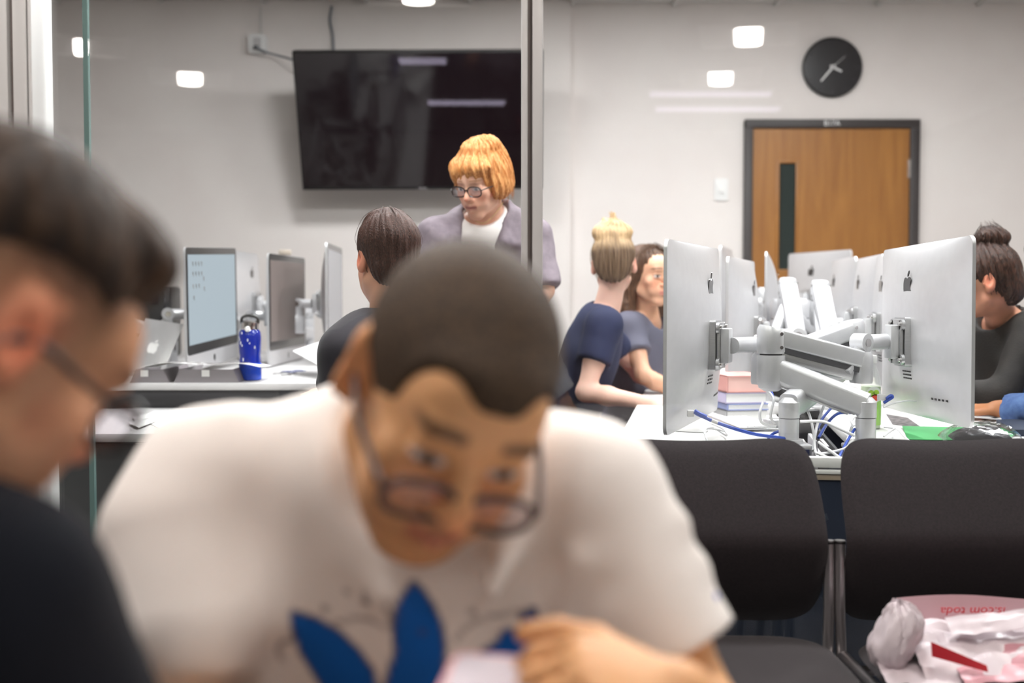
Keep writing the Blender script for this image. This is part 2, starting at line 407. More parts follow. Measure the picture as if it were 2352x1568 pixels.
wire('cable', [at(762, 14, wy), at(758, 45, wy), at(764, 80, wy), at(766, 118, wy - .02), at(770, 170, wy - .06)], .0085, M['greycab'], 'grey cable running down from ceiling to the top of the television')
o = at(594, 103, wy); jb = empty('junction_box', o, label='pale square outlet box on the wall left of the television', cat='outlet')
b = bmn(); prism(b, rrect(.108, .112, .022, 5), 0, .05, T((0, .012, 0), 90)); obj('cover', b, M['plastic'], jb)
b = bmn(); prism(b, rrect(.045, .07, .01, 4), 0, .006, T((0, -.038, 0), 90)); obj('socket', b, M['gtop'], jb)
b = bmn(); cyl(b, (-.006, -.035, -.022), (-.006, -.07, -.028), .014, .011, 14); obj('plug', b, M['black'], jb)
wire('conduit', [at(599, 18, wy), at(599, 50, wy), at(599, 84, wy)], .0055, M['tbar'], 'thin painted conduit from ceiling to the outlet box', 'conduit')
wire('power_cord', [o + Vector((-.006, -.075, -.028)), at(612, 120, wy - .05), at(640, 128, wy - .06), at(672, 137, wy - .14), at(700, 150, wy - .16)], .0065, M['greycab'], 'grey power cord from outlet box to the left side of the television', 'cord')
# clock
c = at(1910, 156, YB - .002); ck = empty('wall_clock', c, label='round black wall clock with white hands above the door', cat='clock')
X9 = T((0, 0, 0), 90)
r_ = 68 / FPX * YB
b = bmn(); lathe(b, [(r_ * .97, 0), (r_, .004), (r_, .022), (r_ * .985, .028), (r_ * .95, .03), (r_ * .93, .026)], 64, X9); obj('case', b, mat('clock_black', (24, 23, 25), .3), ck)
b = bmn(); lathe(b, [(r_ * .93, .0), (r_ * .93, .0262)], 64, X9); obj('dial', b, mat('clock_dial', (30, 28, 31), .25), ck)
for k in range(12):
    a = R(30 * k); b = bmn(); box(b, (0, r_ * .84, .0272), (.005, .02 if k % 3 else .03, .002), X=X9 @ Matrix.Rotation(a, 4, 'Z')); obj('hour_mark', b, mat('clock_mark', (50, 47, 52), .5) if 'cm' not in M else M['cm'], ck)
def hand(nm, dx, dy, w, z, back=.15):
    L_ = math.hypot(dx, dy) / FPX * YB; a = math.atan2(-dx, dy)
    b = bmn(); prism(b, [(-w, -L_ * back), (w, -L_ * back), (w * .7, L_), (-w * .7, L_)], z, z + .0025, X9 @ Matrix.Rotation(a, 4, 'Z')); obj(nm, b, M['sign'], ck)
hand('minute_hand', -27, -32, .006, .031); hand('hour_hand', 20, -10, .0075, .0285, .3); hand('second_hand', 27, 24, .0015, .034, .1)
b = bmn(); cyl(b, (0, -.026, 0), (0, -.038, 0), .009, n=18); obj('spindle', b, M['steel'], ck)
# thermostat
c = at(1656, 435, YB - .002); th = empty('wall_control', c, label='white wall control plate with round dial beside the door', cat='thermostat')
b = bmn(); prism(b, rrect(.080, .132, .008, 4), 0, .012, X9); obj('plate', b, M['plastic'], th)
b = bmn(); prism(b, rrect(.05, .075, .006, 4), .012, .02, X9 @ T((0, .004, 0))); obj('cover', b, M['plastic'], th)
b = bmn(); cyl(b, (0, -.02, .0), (0, -.03, 0), .02, .018, 24); obj('dial', b, M['white'], th)
# ================================================================== the right-hand row of desks
DO, DA = Vector((.74, 2.66, 0)), R(9.2)
AX, LT = Vector((math.sin(DA), math.cos(DA), 0)), Vector((math.cos(DA), -math.sin(DA), 0))
def D(u, v, z): return DO + LT * u + AX * v + Vector((0, 0, z))
DM = Matrix((LT, AX, Vector((0, 0, 1)))).transposed().to_4x4(); DM.translation = DO
DZ = .75
dk = empty('computer_desk', mtx=DM, label='long white computer desk with a cable trough behind the two grey chairs', cat='desk')
obj('desktop', box(bmn(), (-.285, 1.85, DZ - .0125), (.45, 3.7, .025), bev=.003), M['white'], dk)
obj('desktop', box(bmn(), (.505, 1.85, DZ - .0125), (.83, 3.7, .025), bev=.003), M['white'], dk)
b = bmn(); box(b, (.205, -.012, DZ - .010), (1.43, .024, .024), bev=.002); box(b, (.205, -.014, DZ - .0315), (1.43, .02, .010), bev=.002); obj('edge_trim', b, M['white'], dk)
obj('edge_band', box(bmn(), (.205, -.01, DZ - .0445), (1.43, .018, .013), bev=.001), M['tan'], dk)
obj('end_panel', box(bmn(), (.205, -.006, .35), (1.42, .018, .70)), M['navy'], dk)
obj('end_panel', box(bmn(), (.205, 3.69, .35), (1.42, .018, .70)), M['navy'], dk)
b = bmn(); box(b, (.005, 1.85, .50), (.14, 3.6, .012)); 
for s in (-.066, .076): box(b, (s, 1.85, .60), (.008, 3.6, .2))
obj('trough', b, M['gpanel'], dk)
for u in (-.47, .88):
    for v in (.06, 1.85, 3.62): obj('leg', box(bmn(), (u, v, .36), (.05, .05, .72), bev=.004), M['steel'], dk)
# books standing in the trough
bk = [((.003, .42), (152, 92, 30), 'brown'), ((.018, .44), (36, 44, 84), 'navy blue'), ((.031, .40), (200, 198, 202), 'pale grey'), ((.045, .43), (58, 46, 44), 'dark brown'), ((.058, .45), (120, 116, 118), 'mid grey')]
for i, ((u, v), c_, nm) in enumerate(bk):
    t = empty('book', mtx=DM @ T((u - .03, v, .506), 0, -3 + i * 1.2, 0), label=nm + ' book standing on end in the desk trough among cables', cat='book', group='books in the desk trough')
    hh = .2 + .02 * ((i * 7) % 3)
    obj('cover', box(bmn(), (0, 0, hh / 2), (.011, .16, hh), bev=.002), mat('book_' + nm.replace(' ', '_'), c_, .6), t)
    obj('page_block', box(bmn(), (0, .003, hh / 2), (.0085, .157, hh + .0025)), M['paper'], t)
# ------------------------------------------------------------------ all-in-one computers
BODY = [(0, .30), (.10, .345), (.2, .37), (.3, .345), (.38, .28), (.415, .225), (.345, .14), (.305, .04), (.325, -.07), (.39, -.15), (.44, -.18), (.38, -.32), (.28, -.45), (.18, -.5), (.08, -.47), (0, -.455),
        (-.08, -.47), (-.18, -.5), (-.28, -.44), (-.38, -.3), (-.44, -.12), (-.45, .05), (-.42, .2), (-.35, .3), (-.25, .36), (-.12, .35)]
LEAF = [(.0, .40), (.02, .5), (.1, .585), (.2, .62), (.19, .52), (.12, .43), (.03, .385)]
CW, CH = .65, .455
M['logo'] = mat('mirror_black_logo', (24, 18, 18), .08, .3, .6)
M['shell'] = mat('bead_blasted_aluminium', (216, 215, 217), .38, .6, noise=((211, 210, 212), 40, .3, .7))
def bulge(x, y): return .006 + .046 * (1 - abs(2 * x / CW) ** 2.3) ** .9 * (1 - abs(2 * y / CH) ** 2.6) ** .8
def disp_mat(rgb, s):
    m = mat('lit_display', (10, 10, 10), .6, spec=.08, emit=(rgb, s)); return m
def make_computer(display, label, plate=True, k=1.0):
    """local x along the width (as seen from BEHIND), z up, back faces -y, screen faces +y; origin at the panel centre"""
    t = empty('desktop_computer', label=label, cat='computer', group='silver all-in-one computers')
    b = bmn()
    N = 40
    def fn(u, v):
        a = -math.cos(math.pi * u) ; c = -math.cos(math.pi * v)
        x, z = a * CW / 2, c * CH / 2
        # rounded outline
        r = .022; qx, qz = abs(x) - (CW / 2 - r), abs(z) - (CH / 2 - r)
        if qx > 0 and qz > 0:
            l = math.hypot(qx, qz); m_ = max(qx, qz)
            if l > 1e-6: x = math.copysign(CW / 2 - r + qx * m_ / l, x); z = math.copysign(CH / 2 - r + qz * m_ / l, z)
        return (x, -bulge(max(-CW / 2, min(CW / 2, a * CW / 2)), max(-CH / 2, min(CH / 2, c * CH / 2))), z)
    grid_surf(b, fn, N, N)
    # edge band and front plate (aluminium)
    ol = rrect(CW, CH, .022, 8)
    prism(b, ol, -.002, .0065, T((0, 0, 0), 90))
    obj('shell', b, M['shell'], t, angle=50)
    b = bmn(); prism(b, rrect(CW - .004, CH * .865, .018, 6, 0, CH * .0655), -.0026, -.0018, T((0, 0, 0), 90)); obj('bezel', b, M['bezel'], t)
    b = bmn(); box(b, (0, .0028, CH * .077), (CW - .05, .001, CH * .865 - .062)); dsp = obj('display', b, display, t)
    X = T((0, -bulge(0, .115) + .0006, .115), 90)
    b = bmn(); prism(b, [(x * .066, y * .066) for x, y in BODY], 0, .0022, X); prism(b, [(x * .066, y * .066) for x, y in LEAF], 0, .0022, X); obj('logo', b, M['logo'], t)
    b = bmn(); prism(b, [(-x * .026, y * .026) for x, y in BODY], 0, .0012, T((0, .0015, -CH / 2 + .028), -90)); prism(b, [(-x * .026, y * .026) for x, y in LEAF], 0, .0012, T((0, .0015, -CH / 2 + .028), -90)); obj('logo', b, M['logo'], t)
    if plate:
        b = bmn(); prism(b, rrect(.085, .128, .006, 3), 0.0, .03, T((0, -.036, -.03), 90)); obj('mounting_plate', b, M['alu'], t)
    for i in range(3):
        for s in (-1, 1): obj('vent_slot', box(bmn(), (s * .016, -bulge(0, -.108 - i * .009) + .0005, -.108 - i * .009), (.026, .004, .0038)), M['black'], t)
    b = bmn()
    for i in range(5): box(b, (.22 - i * .02, -bulge(.22 - i * .02, -.17) - .0002, -.17), (.011, .002, .005))
    obj('port_row', b, M['black'], t)
    return t, dsp
def place(t, c, yaw, roll=0, tilt=0):
    """yaw: heading of the back's normal, 0 = towards the camera (-Y), +90 = towards +X"""
    t.matrix_world = Matrix.Translation(Vector(c)) @ Matrix.Rotation(R(yaw), 4, 'Z') @ Matrix.Rotation(R(roll), 4, 'Y') @ Matrix.Rotation(R(tilt), 4, 'X')
OFF = M['screenoff']
SCR = disp_mat((200, 212, 224), .85)
ZC = 1.13 + .129 - CH / 2
comp = {}
def computer(key, c, yaw, label, display=OFF, roll=0, tilt=0):
    t, dsp = make_computer(display, label); place(t, c, yaw, roll, tilt); comp[key] = (t, Vector(c), yaw); return t, dsp
computer('L1', (.464, 2.95, 1.028), 69.5, 'silver computer back with a blue network cable plugged in, nearest on the left')
computer('R1', (1.085, 3.02, 1.034), -90, 'largest silver computer back, at the right beside the dark bun-haired person', roll=-1.0)
computer('L2', (.785, 3.95, 1.020), 71, 'silver computer back second from the camera on the left half of the desk')
computer('L3', (1.02, 4.62, 1.06), 77, 'silver computer seen almost edge on, third along the left half of the desk')
computer('R2', (1.265, 3.80, 1.034), -98, 'silver computer mostly hidden behind the largest right computer back')
computer('R3', (1.385, 4.45, 1.045), -99, 'silver computer seen edge on, second left of the largest right computer back')
computer('R4', (1.50, 5.2, 1.06), -97, 'silver computer edge on, partly behind the one third from the right')
computer('R5', (1.60, 6.0, 1.12), -76, 'farthest silver computer on the desk, back turned to camera before the door')
computer('L4', (1.02, 5.5, 1.12), 75, 'silver computer of which only a top corner shows beside the door frame')
# ------------------------------------------------------------------ monitor arms
def frame_to(a, b, up=Vector((0, 0, 1))):
    """matrix at a with local x towards b"""
    a, b = Vector(a), Vector(b); x = (b - a).normalized(); y = up.cross(x).normalized(); z = x.cross(y)
    m = Matrix((x, y, z)).transposed().to_4x4(); m.translation = a; return m
def monitor_arm(S, E, Wp, T_, nrm, label, group='grey jointed monitor arms', zdesk=DZ, sc=1.0):
    """S top of post, E elbow (centre of the hub), Wp wrist (end of the spring arm), T_ plate centre, nrm direction of the plate away from the screen"""
    S, E, Wp, T_, nrm = Vector(S), Vector(E), Vector(Wp), Vector(T_), Vector(nrm).normalized()
    t = empty('monitor_arm', (S.x, S.y, zdesk), label=label, cat='monitor arm', group=group)
    L = lambda p: p - Vector((S.x, S.y, zdesk))
    P = lambda nm, b, m=M['arm']: obj(nm, b, m, t, angle=35)
    b = bmn(); box(b, (0, 0, .006), (.1, .075, .012), bev=.004); cyl(b, (0, 0, .01), (0, 0, .022), .037, .034, 32); P('clamp_base', b)
    b = bmn(); cyl(b, (0, 0, .02), L(S) - Vector((0, 0, .022)), .0245, n=32); P('post', b)
    b = bmn(); cyl(b, L(S) - Vector((0, 0, .023)), L(S) - Vector((0, 0, .02)), .0235, n=32); P('post_seam', b, M['armdk'])
    # lower link: hub at the post, sloping bar, round end under the elbow
    Eb = E - Vector((0, 0, .055))
    b = bmn(); cyl(b, L(S) - Vector((0, 0, .02)), L(S) + Vector((0, 0, .018)), .0255, n=32); cyl(b, L(S) + Vector((0, 0, .018)), L(S) + Vector((0, 0, .030)), .0255, .014, 32)
    Xl = frame_to(L(S) + Vector((0, 0, .008)), L(Eb)); ln = (Eb - S).length
    prof = rrect(.048, .062, .014, 5)
    prism(b, prof, 0, ln, Xl @ Matrix.Rotation(R(90), 4, 'Y') @ Matrix.Rotation(R(90), 4, 'Z'))
    P('lower_link', b)
    b = bmn(); box(b, (ln * .52, 0, -.031), (ln * .8, .028, .012), X=Xl, bev=.004); P('cable_channel', b, M['alu'])
    b = bmn(); lathe(b, [(.018, -.058), (.031, -.05), (.036, -.034), (.036, .03), (.0355, .033)], 36, Matrix.Translation(L(Eb))); P('elbow_hub', b)
    b = bmn(); cyl(b, L(Eb) + Vector((0, 0, .033)), L(Eb) + Vector((0, 0, .037)), .029, n=32); P('hub_seam', b, M['armdk'])
    # spring arm
    U = E + Vector((0, 0, .012)); d = (Wp - U); d.z = 0; d.normalize()
    Xe = Matrix((d, Vector((0, 0, 1)).cross(d), Vector((0, 0, 1)))).transposed().to_4x4(); Xe.translation = L(U)
    side = [(-.034, -.028), (.034, -.028), (.036, -.012), (.036, .012), (.018, .032), (.006, .038), (-.020, .038), (-.034, .026)]
    def block(nm, X, flip=False):
        b = bmn()
        pl = rrect(.072, .066, .030, 8) if not flip else rrect(.05, .062, .02, 8)
        zlo, zhi = (-.03, .036) if not flip else (-.046, .034)
        rows = []
        for (z, k) in ((zlo, .93), (zlo + .006, 1), (zhi - .012, 1), (zhi, .84)):
            rows.append([b.verts.new(X @ Vector((x * k, y * k, z + (x * (-.20) if z > 0 and not flip else 0)))) for x, y in pl])
        for a_, c_ in zip(rows, rows[1:]):
            for j in range(len(pl)): b.faces.new((a_[j], a_[(j + 1) % len(pl)], c_[(j + 1) % len(pl)], c_[j]))
        b.faces.new(rows[0][::-1]); b.faces.new(rows[-1]); return P(nm, b)
    block('spring_arm_head', Xe)
    Xw = Xe.copy(); Xw.translation = L(Wp); block('wrist_block', Xw, True)
    Xu = frame_to(L(U), L(Wp)); lu = (Wp - U).length
    b = bmn(); box(b, (lu / 2, 0, .013), (lu - .02, .060, .044), X=Xu, bev=.006, seg=3); P('spring_arm_cover', b)
    b = bmn(); box(b, (lu / 2, 0, -.015), (lu - .03, .052, .014), X=Xu); P('spring_channel', b, M['armdk'])
    b = bmn(); box(b, (lu / 2, 0, -.033), (lu - .05, .048, .026), X=Xu, bev=.004); P('lower_rail', b, M['alu'])
    for (x, z) in ((.012, .02), (.012, -.014)):
        for s in (-1, 1): b = bmn(); cyl(b, (x, s * .0315, z), (x, s * .0345, z), .0045, n=12, X=Xe); P('pivot_screw', b, M['chrome'])
    # wrist: swivel collar, clevis, tilting barrel, plate
    top = Vector((Wp.x, Wp.y, T_.z)); pz = T_ + nrm * .030
    b = bmn(); cyl(b, L(Wp) + Vector((0, 0, .034)), L(Wp) + Vector((0, 0, .060)), .0225, n=28); P('swivel_collar', b)
    dirn = (pz - top); dirn.z = 0; gap = dirn.length; dirn.normalize(); sd = Vector((0, 0, 1)).cross(dirn)
    kn = top - Vector((0, 0, 0))
    b = bmn(); cyl(b, L(kn) - sd * .020, L(kn) + sd * .020, .024, n=28); zlow = Wp.z + .05
    Xk = Matrix((dirn, sd, Vector((0, 0, 1)))).transposed().to_4x4(); Xk.translation = L(kn)
    if kn.z - zlow > .004: box(b, (0, 0, -(kn.z - zlow) / 2 - .004), (.034, .034, kn.z - zlow + .008), X=Xk, bev=.004)
    P('tilt_knuckle', b)
    for s in (-1, 1): b = bmn(); cyl(b, L(kn) + sd * s * .019, L(kn) + sd * s * .0225, .011, n=20); P('pivot_cap', b, M['chrome'])
    b = bmn(); cyl(b, L(kn) + dirn * .012, L(pz) + nrm * .004, .0205, n=28); P('tilt_barrel', b)
    b = bmn(); box(b, (-.062, .0, -.022), (.06, .016, .014), X=Xk @ Matrix.Rotation(R(-38), 4, 'Y'), bev=.003); box(b, (-.028, 0, -.012), (.03, .022, .018), X=Xk @ Matrix.Rotation(R(-38), 4, 'Y'), bev=.003); P('tension_lever', b)
    # plate on the back of the screen (local z = away from screen)
    zz = nrm; xx = Vector((0, 0, 1)).cross(zz).normalized(); yy = zz.cross(xx)
    Xp = Matrix((xx, yy, zz)).transposed().to_4x4(); Xp.translation = L(T_)
    b = bmn(); box(b, (0, 0, .019), (.055, .088, .022), X=Xp, bev=.003); P('swivel_housing', b)
    b = bmn(); box(b, (0, 0, .004), (.07, .118, .008), X=Xp, bev=.002)
    for sx in (-1, 1):
        for sy in (-1, 1): cyl(b, (sx * .037, sy * .045, 0), (sx * .037, sy * .045, .008), .014, n=16, X=Xp)
    P('screen_plate', b, M['alu'])
    for sx in (-1, 1):
        for sy in (-1, 1): b = bmn(); cyl(b, (sx * .037, sy * .047, .006), (sx * .037, sy * .047, .014), .0055, n=12, X=Xp); P('bolt', b, M['chrome'])
    return t
def plate_of(key, off=.068):
    t, c, yaw = comp[key]; n = Vector((math.sin(R(yaw)), -math.cos(R(yaw)), 0)); return c + n * off + Vector((0, 0, -.03)), n
SR, SL = Vector((.865, 2.80, .848)), Vector((.682, 2.82, .845))
p, n = plate_of('R1')
monitor_arm(SR, (at(1772, 795, 2.90)), at(1978, 838, 2.95), p, n, 'grey monitor arm folded across the front, holding the largest right computer')
p, n = plate_of('L1')
monitor_arm(SL, at(1955, 778, 3.16), at(1752, 842, 3.02), p, n, 'grey monitor arm behind the front one, holding the nearest left computer')
def auto_arm(key, u, v, el, wd, label):
    p, n = plate_of(key); S = D(u, v, .845); Wp = p + n * wd - Vector((0, 0, .075)); E = S + Vector(el); monitor_arm(S, E, Wp, p, n, label)
auto_arm('L2', -.09, 1.25, (.15, .27, .29), .13, 'grey monitor arm holding the second left computer back')
auto_arm('R2', .11, 1.15, (.06, .30, .28), .13, 'grey monitor arm holding the computer hidden behind the largest right one')
auto_arm('L3', -.09, 1.95, (.16, -.16, .21), .12, 'grey monitor arm holding the third left computer')
auto_arm('R3', .11, 1.80, (-.14, -.14, .21), .13, 'grey monitor arm holding the edge-on computer second left of the largest')
auto_arm('R4', .11, 2.50, (-.12, -.13, .22), .13, 'grey monitor arm holding the edge-on computer behind the third from the right')
auto_arm('L4', -.09, 2.75, (.16, -.14, .23), .12, 'grey monitor arm holding the computer that hides beside the door frame')
auto_arm('R5', .11, 3.25, (-.12, -.13, .26), .13, 'grey monitor arm holding the farthest computer before the door')
# ------------------------------------------------------------------ things on the right-hand desk
def keyboard(px, py, rz, label, z=DZ):
    d = (EYE - z) / ((py - 674) / FPX); c = at(px, py, d)
    t = empty('keyboard', (c.x, c.y, z), rz, label, 'keyboard', 'white keyboards')
    b = bmn(); box(b, (0, 0, .004), (.43, .115, .008), X=T((0, 0, .003), 2), bev=.003); obj('case', b, M['alu'], t)
    me = None
    for r in range(5):
        for k in range(14 if r else 15):
            if me is None: o = obj('key', box(bmn(), (0, 0, 0), (.0245, .018, .004), bev=.001, seg=1), M['plastic'], t); me = o.data
            else: o = bpy.data.objects.new('key', me); COL.objects.link(o); o.parent = t
            o.location = (-.195 + k * .0279, -.044 + r * .0215, .0125)
    return t
keyboard(1690, 972, 96, 'white keyboard lying behind the left computer near its cable')
kb2 = keyboard(1735, 915, 92, 'white keyboard farther along the left half of the desk')
def mouse(px, py, rz, label):
    d = (EYE - DZ) / ((py - 674) / FPX); c = at(px, py, d)
    t = empty('mouse', (c.x, c.y, DZ), rz, label, 'mouse')
    b = bmn(); grid_surf(b, lambda u, v: ((u - .5) * .058 * (1 - .25 * abs(2 * v - 1) ** 3), (v - .5) * .112, .002 + .021 * (max(0, 1 - abs(2 * u - 1) ** 2.6) * max(0, 1 - abs(2 * v - 1) ** 2.6)) ** .55), 20, 24)
    prism(b, [(x * .9, y) for x, y in rrect(.05, .1, .022, 5)], 0, .004); obj('shell', b, M['plastic'], t, angle=60)
    b = bmn(); cyl(b, (-.004, .03, .021), (.004, .03, .021), .006, n=12); obj('scroll_ball', b, M['gtop'], t)
mouse(1578, 991, 70, 'white mouse on the desk under the nearest left computer')
def sheet(name, pts, m, label, cat, z=DZ, lift=.0012, group=None):
    """a flat sheet whose corners the photograph shows at pts, lying at height z"""
    w = []
    for (px, py) in pts: d = (EYE - z) / ((py - 674) / FPX) ; c = at(px, py, d); w.append((c.x, c.y))
    b = bmn(); prism(b, w, 0, lift, T((0, 0, z))); return tag(obj(name, b, m, smooth=False), label, cat, group)
gf = empty('folder', label='green card folder lying on the desk under the largest right computer', cat='folder')
def flat(pts, z, t0, t1, nm, m, par):
    w = []
    for (px, py) in pts: d = (EYE - z) / ((py - 674) / FPX); c = at(px, py, d); w.append((c.x, c.y))
    b = bmn(); prism(b, w, z + t0, z + t1); return obj(nm, b, m, par, smooth=False)
flat([(2072, 983), (2316, 988), (2330, 1004), (2310, 1017), (2085, 1014)], DZ, .004, .0052, 'front_cover', M['green'], gf)
flat([(2074, 984), (2314, 989), (2327, 1004), (2308, 1016), (2087, 1013)], DZ, .0012, .0026, 'back_cover', M['green'], gf)
sheet('paper_sheet', [(2035, 952), (2085, 960), (2118, 984), (2050, 976)], M['pgrey'], 'grey printed sheet sticking out under the largest right computer', 'paper', lift=.001)
ps = sheet('paper_sheet', [(2236, 955), (2300, 953), (2352, 966), (2400, 980), (2236, 977)], M['paper'], 'white sheet with small dark cut-outs in front of denim sleeves', 'paper')
for k, (x, y) in enumerate(((2262, 966), (2285, 961), (2280, 970), (2312, 966), (2318, 973), (2250, 972))):
    flat([(x - 9, y), (x, y - 2.2), (x + 10, y), (x + 1, y + 2)], DZ, .0012, .0018, 'cut_out', M['ink'] if k % 2 else M['pgrey'], ps)
tag(flat([(2288, 978), (2400, 976), (2400, 1004), (2325, 1003)], DZ, 0, .018, 'notebook', M['navy'], None), 'dark navy notebook at the right edge of the desk', 'notebook')
# plastic-wrapped dark item on the front right corner
def crumple(name, c, sx, sy, sz, m, seed, parent=None, X=I4, n=30):
    r = np.random.RandomState(seed); ph = r.rand(12, 3) * 6.28; fr = r.rand(12, 2) * 5 + 1.5
    def fn(u, v):
        a, e = (u - .5) * 2, (v - .5) * 2
        h = max(0, 1 - a * a) ** .5 * max(0, 1 - e * e) ** .5
        w = sum(abs(math.sin(fr[k, 0] * a * 2 + ph[k, 0] + fr[k, 1] * e * 2)) for k in range(12)) / 12 - .55
        return (a * sx + w * .25 * sx * h, e * sy + w * .2 * sy * h, sz * h * (1 + .9 * w) + .0015)
    b = bmn(); grid_surf(b, fn, n, n); 
    return obj(name, b, m, parent, X and None or None, angle=25) if False else obj(name, b, m, parent, smooth=True, angle=28)
d = (EYE - DZ) / ((1016 - 674) / FPX); c = at(2262, 1016, d)
pk = empty('wrapped_pack', (c.x, c.y + .03, DZ + .0005), -12, 'dark pack in crinkled clear wrap behind the right grey chair', 'package')
crumple('contents', None, .075, .05, .032, mat('dark_pack', (46, 42, 48), .3), 3, pk)
o = crumple('clear_wrap', None, .10, .062, .042, glassy('clear_wrap_film', (.86, .86, .87), .16, .12), 5, pk, n=22)
# bottles
M['cplastic'] = glassy('clear_bottle_plastic', (.93, .95, .94), .08, .05)
M['label_g'] = mat('lime_label', (176, 220, 120), .5)
def bottle(px, py, label, prof, parts, z=DZ, mtl=None, d=None):
    d = d or (EYE - z) / ((py - 674) / FPX); c = at(px, py, d)
    t = empty('bottle', (c.x, c.y, z), 0, label, 'bottle')
    b = bmn(); lathe(b, prof, 32); obj('bottle_body', b, mtl or M['cplastic'], t)
    for nm, pr, m in parts: b = bmn(); lathe(b, pr, 32); obj(nm, b, m, t)
    return t
bt = bottle(1999, 985, 'clear drink bottle with kiwi and strawberry picture, white cap, behind the front arm post', [(.026, 0), (.028, .005), (.028, .12), (.027, .14), (.018, .165), (.013, .178), (.013, .19)],
       [('cap', [(.0155, .186), (.0158, .19), (.0158, .204), (.0145, .207)], M['plastic']), ('label_band', [(.0284, .012), (.0286, .014), (.0286, .085), (.0284, .088)], M['label_g']), ('drink', [(.026, .003), (.0265, .006), (.0265, .12)], mat('pale_drink', (214, 226, 196), .2))])
b = bmn(); prism(b, rrect(.04, .045, .02, 6), .0, .0012, T((0, -.0287, .098), 90)); o = obj('picture_patch', b, M['paper'], bt)
for (x, z, r, m_) in ((-.008, .102, .009, 'kiwi'), (.006, .104, .008, 'kiwi'), (.002, .090, .010, 'berry')):
    mm = M.get(m_) or M.setdefault(m_, mat(m_, (158, 196, 62) if m_ == 'kiwi' else (222, 74, 52), .5))
    b = bmn(); cyl(b, (x, -.0297, z), (x, -.0308, z), r, n=18); obj('fruit_print', b, mm, o)
gb = bottle(1706, 925, 'small clear green sanitizer bottle on the desk behind the left computer', [(.02, 0), (.022, .004), (.022, .06), (.018, .075), (.010, .084), (.010, .09)],
       [('gel', [(.019, .002), (.0205, .004), (.0205, .055)], mat('green_gel', (150, 224, 176), .15)), ('cap', [(.011, .088), (.011, .104), (.009, .106)], M['plastic'])])
# a small pile of books behind the left computer
zz = DZ
for c_, nm, hh, dx in (((150, 150, 152), 'grey', .030, 0), ((128, 140, 188), 'blue', .020, .004), ((184, 176, 204), 'lilac', .032, -.003), ((206, 150, 144), 'salmon pink', .05, .002)):
    c0 = at(1690, 925, 3.52); t = empty('book', (c0.x + dx, c0.y, zz), 10, nm + ' book lying in the pile behind the nearest left computer', 'book', 'books piled behind the left computer')
    b = bmn(); box(b, (0, 0, .0015), (.13, .18, .003)); box(b, (0, 0, hh - .0015), (.13, .18, .003)); box(b, (-.0635, 0, hh / 2), (.003, .18, hh)); obj('cover', b, mat('cover_' + nm.replace(' ', '_'), c_, .55), t)
    obj('page_block', box(bmn(), (.002, 0, hh / 2), (.124, .174, hh - .006)), M['paper'] if nm != 'salmon pink' else mat('pink_pages', (226, 184, 176), .7), t); zz += hh + .0008
# hubs and plugs
def brick(px, py, d, label, cat, name, s=(.055, .055, .03), m=None, rz=15):
    c = at(px, py, d); t = empty(name, (c.x, c.y, c.z), rz, label, cat)
    obj('casing', box(bmn(), (0, 0, s[2] / 2), s, bev=.006, seg=3), m or M['plastic'], t)
    obj('cap', box(bmn(), (0, 0, s[2] + .001), (s[0] * .5, s[1] * .5, .003), bev=.001), M['gtop'], t); return t
def on_desk(px, py): return (EYE - DZ) / ((py - 674) / FPX)
brick(1762, 950, on_desk(1762, 950), 'round-cornered white hub on the desk among the loose cables', 'usb hub', 'usb_hub', (.07, .07, .035))
brick(1780, 985, on_desk(1780, 985), 'grey cable clamp block left of the rear arm post', 'clamp', 'clamp_block', (.06, .04, .03), M['arm'])
brick(1858, 962, on_desk(1858, 962), 'dark round adapter between the two arm posts', 'adapter', 'adapter', (.05, .05, .03), M['black'])
# cables
def cable(pts, r, m, label, group, cat='cable'):
    return wire('cable', pts, r, m, label, cat, group, 8)
W_, B_ = M['whitecab'], M['bluecab']
# network lead from the left computer
nl = tag(empty('network_cable', tuple(at(1592, 948, 2.74))), 'thick blue network cable plugged into the nearest left computer', 'cable')
def rel(b, o): bmesh.ops.translate(b, vec=-Vector(o.location), verts=b.verts[:]); return b
obj('lead', rel(tube(bmn(), [at(1600, 948, 2.74), at(1612, 955, 2.74), at(1640, 968, 2.74), at(1690, 985, 2.74), at(1735, 997, 2.75), at(1785, 1004, 2.78), at(1830, 1012, 2.85)], .0042), nl), B_, nl)
obj('plug', rel(box(bmn(), at(1586, 949, 2.74), (.016, .014, .016), bev=.002), nl), M['plastic'], nl)
obj('boot', rel(tube(bmn(), [at(1595, 944, 2.735), at(1604, 950, 2.735), at(1622, 958, 2.735)], .0062, sm=3), nl), B_, nl)
obj('cord_tie', rel(tube(bmn(), [at(1634, 965, 2.74), at(1648, 971, 2.74)], .0048, sm=0), nl), M['gtop'], nl)
WG, BG = 'white cables over the desk trough', 'blue cables over the desk trough'
z = lambda px, py, d: at(px, py, d)
